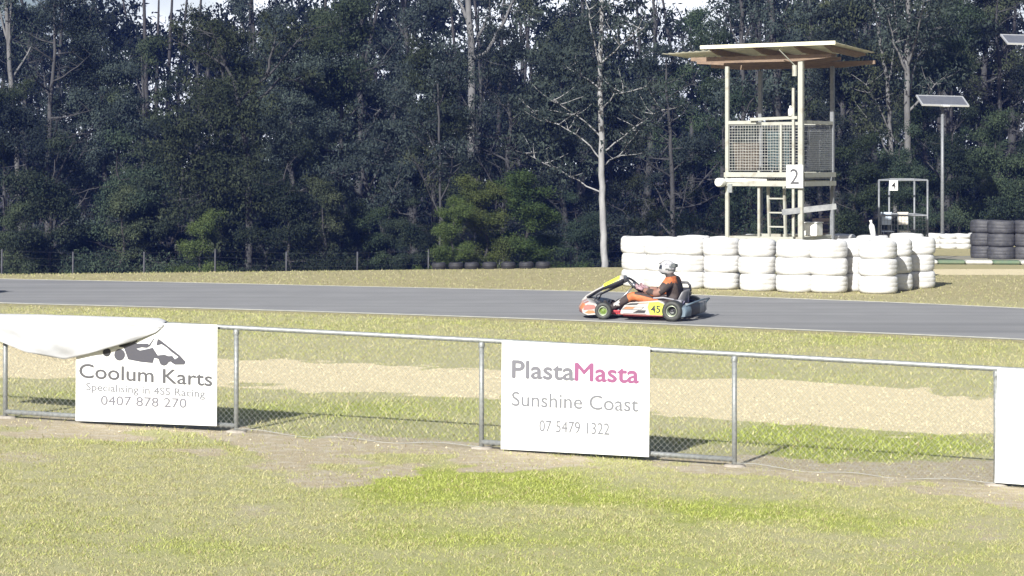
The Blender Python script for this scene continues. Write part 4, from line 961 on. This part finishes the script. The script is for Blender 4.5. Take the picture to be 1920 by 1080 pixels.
def grow(seed,H,r0,fb,spread,nl,kind='gum',lean=(0,0)):
    rng=np.random.RandomState(seed); b=MB(); cl=[]
    tp=[Vector((0,0,-.4))]; n=12; x=y=0
    for i in range(1,n+1):
        x+=lean[0]*H/n+rng.normal(0,.05); y+=lean[1]*H/n+rng.normal(0,.05); tp.append(Vector((x,y,H*i/n*.97)))
    b.tube(tp,[r0*(1.15-.95*i/n) for i in range(n+1)],9)
    az=rng.uniform(0,6.28)
    for k in range(nl):
        t=fb+(1-fb)*(k+.5*rng.rand())/nl; q=t*n; i=int(min(q,n-1)); p=tp[i].lerp(tp[i+1],q-i); az+=2.4+rng.normal(0,.4)
        el=R(rng.uniform(15,60)) if kind=='gum' else R(rng.uniform(-5,45)); L_=spread*(1.05-.6*max(0,(t-fb)/(1-fb)))*rng.uniform(.65,1.2)
        lp=limb(rng,p,(math.cos(az)*math.cos(el),math.sin(az)*math.cos(el),math.sin(el)),L_,up=.5 if kind=='gum' else .1)
        r=r0*.42*(1.1-t*.7); b.tube(lp,[r*(1-.8*j/(len(lp)-1)) for j in range(len(lp))],6)
        for j in range(2,len(lp)):
            for s_ in range(2):
                a2=rng.uniform(0,6.28); e2=R(rng.uniform(-15,50)); sp=limb(rng,lp[j],(math.cos(a2)*math.cos(e2),math.sin(a2)*math.cos(e2),math.sin(e2)),L_*rng.uniform(.18,.4),n=3)
                b.tube(sp,[r*.3,r*.22,r*.15,r*.08],4,cap=False); cl+= [tuple(sp[-1]),tuple(sp[1].lerp(sp[2],.5))]
    return b,np.array(cl),rng
CRP={}
def proto(key,seed,H,r0,fb,spread,nl,pal,per,rad,L_,kind='gum',lean=(0,0),bk=None,droop=.55):
    b,cl,rng=grow(seed,H,r0,fb,spread,nl,kind,lean)
    # thin some tufts so gaps stay open
    keep=vnoise(cl[:,0]+cl[:,2]*.7,cl[:,1]+cl[:,2],1.5,seed,2)>.46; cl=cl[keep]
    V,Fq,C=leaf_arrays(rng,cl,per,rad,L_,pal,droop)
    o=b.build('trunk',bk or BGREY,fix=False); tm=o.data; bpy.data.objects.remove(o)
    CRP[key]=(tm,npmesh('crown',V,Fq,LEAF,{'tint':C}))
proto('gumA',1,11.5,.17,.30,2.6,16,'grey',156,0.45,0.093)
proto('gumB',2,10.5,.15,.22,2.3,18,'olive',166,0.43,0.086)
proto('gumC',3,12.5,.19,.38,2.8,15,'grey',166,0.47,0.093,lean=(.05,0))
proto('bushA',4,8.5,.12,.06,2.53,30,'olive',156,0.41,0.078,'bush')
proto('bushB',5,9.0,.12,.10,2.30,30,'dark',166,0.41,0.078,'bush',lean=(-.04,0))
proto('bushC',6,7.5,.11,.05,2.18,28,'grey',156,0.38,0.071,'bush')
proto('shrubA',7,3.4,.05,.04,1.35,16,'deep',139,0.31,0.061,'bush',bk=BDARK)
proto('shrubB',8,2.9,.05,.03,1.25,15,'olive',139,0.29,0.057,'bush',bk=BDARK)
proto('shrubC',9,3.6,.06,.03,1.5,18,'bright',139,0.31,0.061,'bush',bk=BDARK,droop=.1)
def tree(name,key,px,Y,hs_,label,cat='tree',group=None,rz=0,wide=1.0):
    x=(px-960)*Y/F; z=zgf(x,Y)
    t=thing(name,label,cat,(x,Y,z-.05),rz,group); t.scale=(hs_*wide,hs_*wide,hs_)
    tm,cm=CRP[key]; link('trunk',tm,t); link('crown',cm,t); return t
rr=random.Random(21); GAPS=((350,75),(60,40),(905,40),(1340,70))
marks=[(-150,'beyond the left edge of the frame'),(15,'at the left edge of the frame'),(105,'above the second fence picket'),(215,'between the second and third fence pickets'),(330,'below the largest sky gap'),(430,'left of the vine covered tree'),(545,'right of the vine covered tree'),(640,'left of the leaning pale trunk'),(735,'behind the leaning pale trunk'),(830,'left of the bright green shrubs'),(935,'behind the yellow green shrub'),(1040,'left of the lone pale gum'),(1160,'right of the lone pale gum'),(1270,'behind the left end of the white tyres'),(1360,'behind the left post of the tower'),(1465,'behind the tower ladder'),(1580,'right of the tower'),(1690,'behind the small stand'),(1790,'behind the solar lamp pole'),(1880,'above the black tyres'),(2010,'beyond the right edge of the frame'),(2130,'well beyond the right edge of the frame')]
desc={'gumA':'thin grey gum','gumB':'narrow olive gum','gumC':'tall grey gum','bushA':'bushy olive tree','bushB':'dark bushy tree','bushC':'short bushy tree'}
order1=['bushB','bushA','bushB','bushC','bushB','bushA','bushC','bushA','bushC','bushA','bushB','bushC','bushA','bushB','bushA','gumA','bushC','gumB','bushA','bushB','bushA','gumB']
order2=['gumA','gumC','gumB','gumB','gumA','gumC','gumB','gumA','gumC','gumA','gumB','gumC','gumA','gumB','gumC','gumB','gumA','gumC','gumB','gumA','gumC','gumA']
for i,(px,ph) in enumerate(marks):
    Y=rr.uniform(66,72); tree('leafy_tree',order1[i],px+rr.uniform(-18,18),Y,rr.uniform(.80,1.0 if i in (1,4,10,13,14) else 1.12)*(1-.18*math.exp(-((px-350)/70)**2)),f'{desc[order1[i]]} in the front row, {ph}','tree','front row trees of the wood',rr.uniform(0,6.28))
    Y=rr.uniform(76,86); pq=px+rr.uniform(20,70); gq=max(math.exp(-((pq-g_)/w_)**2) for g_,w_ in GAPS); tree('gum_tree',order2[i],pq,Y,rr.uniform(.95,1.12)*(1-.27*gq),f'{desc[order2[i]]} in the second row, {ph}','tree','second row gums of the wood',rr.uniform(0,6.28))
sh=[(45,'shrubB',.95,'olive shrub at the left end of the wire fence'),(150,'shrubA',.8,'low dark green shrub between the second and third pickets'),(238,'shrubA',1.35,'tall dark green shrub just left of the third picket'),(345,'shrubB',.8,'low olive shrub right of the third picket'),(420,'shrubA',1.15,'green shrub at the fourth picket'),(500,'shrubB',1.05,'olive shrub below the vine covered tree'),(205,'shrubB',1.1,'olive shrub left of the third picket beneath the bushy trees'),(285,'shrubA',1.0,'green shrub just right of the third picket'),(545,'shrubA',1.2,'green shrub just right of the fifth picket'),(640,'shrubA',1.0,'green shrub left of the sixth picket'),(90,'shrubA',1.3,'tall green shrub between the first and second pickets'),(380,'shrubC',.7,'yellow green shrub left of the fourth picket'),(590,'shrubB',1.1,'tangled olive shrub between the fifth and sixth pickets'),(690,'shrubB',.9,'low olive shrub right of the sixth picket'),(765,'shrubA',.8,'low green shrub below the leaning pale trunk'),
 (1085,'shrubA',.8,'low dark shrub left of the lone pale gum'),(1215,'shrubB',.8,'low olive shrub behind the left end of the tyres'),(1400,'shrubA',1.3,'green shrub seen through the legs of the tower'),(1600,'shrubB',1.0,'olive shrub between the tower and the small stand'),(1700,'shrubA',.9,'dark green shrub behind the small stand'),(1800,'shrubA',1.05,'green shrub behind the far small white tyres'),(1885,'shrubB',1.2,'olive shrub behind the black tyres'),(1960,'shrubA',1.2,'green shrub past the right edge of the frame'),(-60,'shrubA',1.0,'green shrub past the left edge of the frame')]
for px,k,s_,lb in sh: tree('shrub',k,px,rr.uniform(60.5,64),s_,lb,'shrub','shrubs along the wood edge',rr.uniform(0,6.28))
tree('wattle_shrub','shrubC',850,54.5,.56,'yellow green feathery shrub above the row of old tyres','shrub','bright shrubs above the old tyres',1.0)
tree('wattle_shrub','shrubC',905,55.5,.72,'tallest bright green feathery shrub above the old tyres','shrub','bright shrubs above the old tyres',2.7)
tree('wattle_shrub','shrubC',985,56,.76,'darker green feathery shrub left of the lone pale gum','shrub','bright shrubs above the old tyres',4.1,1.25)
# trees traced one by one: trunk and limbs as photo columns and rows at their own depth
def traced(name,Y,trunk,limbs,bk,label,pal='grey',per=22,rad=.38,L_=.2,extra=(),seed=1,r=.13,rt_=.05,tuft=3,lr=.05):
    rng=np.random.RandomState(seed); b=MB(); cl=[]
    base=P(*trunk[0],Y); t=thing(name,label,'tree',tuple(base)); 
    tp=[P(px,py,Y)-base for px,py in trunk]; fine=[]
    for a,c in zip(tp[:-1],tp[1:]):
        for k in range(4): fine.append(a.lerp(c,k/4)+Vector((rng.normal(0,.012),rng.normal(0,.03),0)))
    fine.append(tp[-1]); n=len(fine)-1
    b.tube(fine,[r+(rt_-r)*i/n for i in range(n+1)],9)
    for li,lm in enumerate(limbs):
        dy=rng.uniform(-1.8,1.8); pts=[P(px,py,Y)-base for px,py in lm]; m_=len(pts)-1
        pts=[p+Vector((0,dy*(i/m_),0)) for i,p in enumerate(pts)]; fin=[]
        for a,c in zip(pts[:-1],pts[1:]):
            for k in range(3): fin.append(a.lerp(c,k/3)+Vector((rng.normal(0,.02),0,rng.normal(0,.02))))
        fin.append(pts[-1]); q_=len(fin)-1; b.tube(fin,[lr*(1-.75*i/q_) for i in range(q_+1)],6)
        for j in range(q_//2,q_+1):
            for s_ in range(tuft):
                d=rng.normal(0,1,3); d[2]=abs(d[2])*.5; sp=limb(rng,fin[j],tuple(d),rng.uniform(.3,.9),n=3); b.tube(sp,[.015,.012,.009,.006],4,cap=False); cl.append(tuple(sp[-1]))
    for (px,py,dy,sr,nn) in extra:
        c=P(px,py,Y)-base+Vector((0,dy,0))
        for k in range(nn): cl.append(tuple(c+Vector(rng.normal(0,sr,3))))
    b.build('trunk',bk,t,fix=False)
    V,Fq,C=leaf_arrays(rng,np.array(cl),per*2.6,rad,L_*.62,pal); link('crown',npmesh('crown',V,Fq,LEAF,{'tint':C}),t); return t
traced('pale_gum_tree',56.5,[(1133,512),(1132,440),(1129,350),(1128,260),(1125,180),(1126,90),(1128,10),(1127,-70)],
 [[(1128,362),(1085,338),(1040,316),(985,287)],[(1128,300),(1095,262),(1050,235),(995,210)],[(1129,285),(1165,262),(1195,235),(1245,205)],[(1127,205),(1150,178),(1200,168)],[(1126,165),(1090,140),(1060,125)],[(1126,130),(1108,60),(1095,0),(1090,-60)],[(1126,150),(1140,80),(1143,10),(1146,-60)],[(1129,310),(1150,300),(1180,270)],[(1126,120),(1160,90),(1200,60)],[(1128,255),(1080,215),(1035,190)]],
 BLONE,'lone tall pale gum with bare white trunk left of the white tyre wall','grey',12,.40,.20,[(1126,30,.2,.9,40),(1060,160,.3,.8,26),(1200,130,.2,.8,26),(1215,215,0,.6,14),(1010,240,0,.7,16),(1110,90,0,.9,30)],5,.098,.05,2,.024)
traced('twin_gum_tree',63,[(1706,470),(1705,400),(1703,300),(1700,200),(1702,100),(1703,0),(1704,-80)],
 [[(1702,150),(1690,60),(1685,-60)],[(1701,180),(1722,120),(1748,70),(1760,20)],[(1702,120),(1716,40),(1722,-50)],[(1703,210),(1740,175),(1765,150)],[(1701,140),(1672,80),(1655,20)]],BPALE,'tall pale gum forking high, left of the solar lamp pole','grey',18,.42,.2,[(1700,-10,.5,1.2,40),(1740,60,.4,.8,24)],9,.12,.06,3,.045)
traced('slender_gum_tree',64,[(1680,470),(1676,330),(1668,230),(1664,150),(1650,80),(1640,20),(1636,-60)],
 [[(1674,260),(1645,200),(1620,160)],[(1665,160),(1680,90),(1690,10)],[(1672,300),(1650,260),(1625,225)]],BPALE,'slender pale gum with a crooked trunk right of the tower','olive',20,.42,.2,[(1640,20,.4,.9,26)],10,.075,.04,3,.035)
traced('vine_tree',62,[(466,512),(468,420),(464,330),(463,270),(452,215),(440,150)],
 [[(445,160),(420,120),(370,95),(318,70)],[(448,190),(500,140),(540,85),(572,50)],[(425,125),(410,85),(400,55)],[(500,140),(510,100),(520,60)],[(455,220),(520,145),(555,150),(585,170)]],BGREY,'vine covered tree with pale bent trunk and bare limbs in the left half','olive',26,.34,.17,[(440,180,-.3,.5,44),(450,225,-.3,.4,40),(425,300,-.3,.45,40),(345,230,-.2,.5,46),(340,300,-.2,.5,40),(420,370,-.3,.7,60),(480,320,-.2,.5,30)],12,.12,.07,2,.05)
traced('leaning_tree',64,[(735,512),(722,440),(700,385),(684,340),(672,300)],[[(722,440),(735,390),(745,350)],[(700,385),(660,350),(630,325)],[(690,360),(715,310),(730,270)]],BGREY,'leaning grey trunk tree with tangled limbs left of the green shrubs','grey',22,.34,.17,[(690,300,0,.8,40),(640,330,0,.5,24)],13,.085,.05,3,.04)
traced('thin_tree',64,[(827,510),(826,400),(825,300),(822,200),(820,120)],[[(826,380),(845,330),(856,280)],[(825,300),(800,250),(780,220)],[(823,200),(840,150),(850,110)]],BGREY,'thin straight tree left of the bright green shrubs','grey',22,.38,.18,[(820,150,0,.8,40)],14,.045,.03,3,.03)
traced('crooked_tree',60,[(852,505),(846,440),(825,405),(812,375),(806,330)],[[(812,375),(800,350),(790,310)]],BGREY,'small crooked bare tree behind the yellow green shrub','olive',14,.3,.16,[],15,.04,.02,2,.02)
traced('high_gum_tree',74,[(880,520),(884,300),(885,160),(884,80),(878,20),(876,-60)],[[(884,110),(915,100),(945,40),(965,0),(975,-40)],[(884,90),(905,50),(915,20)],[(880,40),(860,0),(850,-40)]],BPALE,'pale gum with a thick limb sloping right at the top middle','grey',16,.4,.2,[(850,0,.6,.9,14),(890,250,.5,.8,26)],16,.15,.10,2,.085)
traced('edge_gum_tree',74,[(40,520),(32,300),(20,150),(15,60),(10,-40)],[[(20,150),(45,100),(60,50)],[(16,80),(0,30),(-10,-20)],[(17,90),(25,30),(30,-30)]],BPALE,'pale trunked gum at the top left corner','grey',16,.4,.2,[(40,60,.4,.7,20)],17,.10,.07,2,.05)
traced('tower_gum_tree',66,[(1398,480),(1396,330),(1394,200),(1391,100),(1390,0),(1390,-60)],[[(1394,240),(1380,200),(1372,150)],[(1393,220),(1412,180),(1420,140)],[(1391,90),(1410,40),(1425,-20)],[(1392,110),(1375,50),(1365,0)]],BGREY,'straight grey gum seen between the left posts of the tower','grey',20,.42,.2,[(1400,0,.4,.9,24),(1385,190,.6,.7,20)],18,.085,.055,3,.035)
# the depth of the wood reads as one mass
def background():
    rng=np.random.RandomState(77); cl=[]
    b=MB()
    for k in range(900):
        x=rng.uniform(-34,36); y=rng.uniform(90,112)
        gap=0
        for (gp,wd) in ((355,45),(70,25),(905,22),(1310,70)): gap=max(gap,math.exp(-((960+F*x/y-gp)/wd)**2))
        top=HC+(300+rng.uniform(-60,50)-gap*80)*y/F*1.0
        z=-2.2+(top+2.2)*rng.uniform(0,1)**.8; cl.append((x,y,z))
        for j in range(3): cl.append((x+rng.normal(0,.8),y+rng.normal(0,.8),min(z+rng.normal(0,.7),top)))
    for k in range(700):
        x=rng.uniform(-34,36); y=rng.uniform(86,96); cl.append((x,y,rng.uniform(-2.4,4.5)))
    for k in range(90):
        x=rng.uniform(-30,30); y=rng.uniform(88,100); h=rng.uniform(8,12); b.tube([(x,y,-2.6),(x+rng.normal(0,.2),y,h*.5),(x+rng.normal(0,.4),y,h)],[.13,.10,.04],6,mi=1)
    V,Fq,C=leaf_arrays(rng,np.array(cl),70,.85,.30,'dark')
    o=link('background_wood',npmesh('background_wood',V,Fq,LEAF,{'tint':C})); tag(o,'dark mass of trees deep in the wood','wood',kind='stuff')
    t=b.build('background_trunks',[BDARK,BDARK],fix=False); t.parent=o; t['kind']='stuff'
background()
# ---------------------------------------------------------------- air between the camera and the wood
hz=MB(); hz.box((0,180,8),(664,504,34)); HZ=bpy.data.materials.new('haze'); HZ.use_nodes=True; t=HZ.node_tree; t.nodes.remove(t.nodes['Principled BSDF'])
pv=t.nodes.new('ShaderNodeVolumePrincipled'); pv.inputs['Color'].default_value=(.14,.27,1,1); pv.inputs['Density'].default_value=.00050; pv.inputs['Anisotropy'].default_value=0
t.links.new(pv.outputs[0],t.nodes['Material Output'].inputs['Volume'])
o=hz.build('haze',HZ); tag(o,kind='stuff')
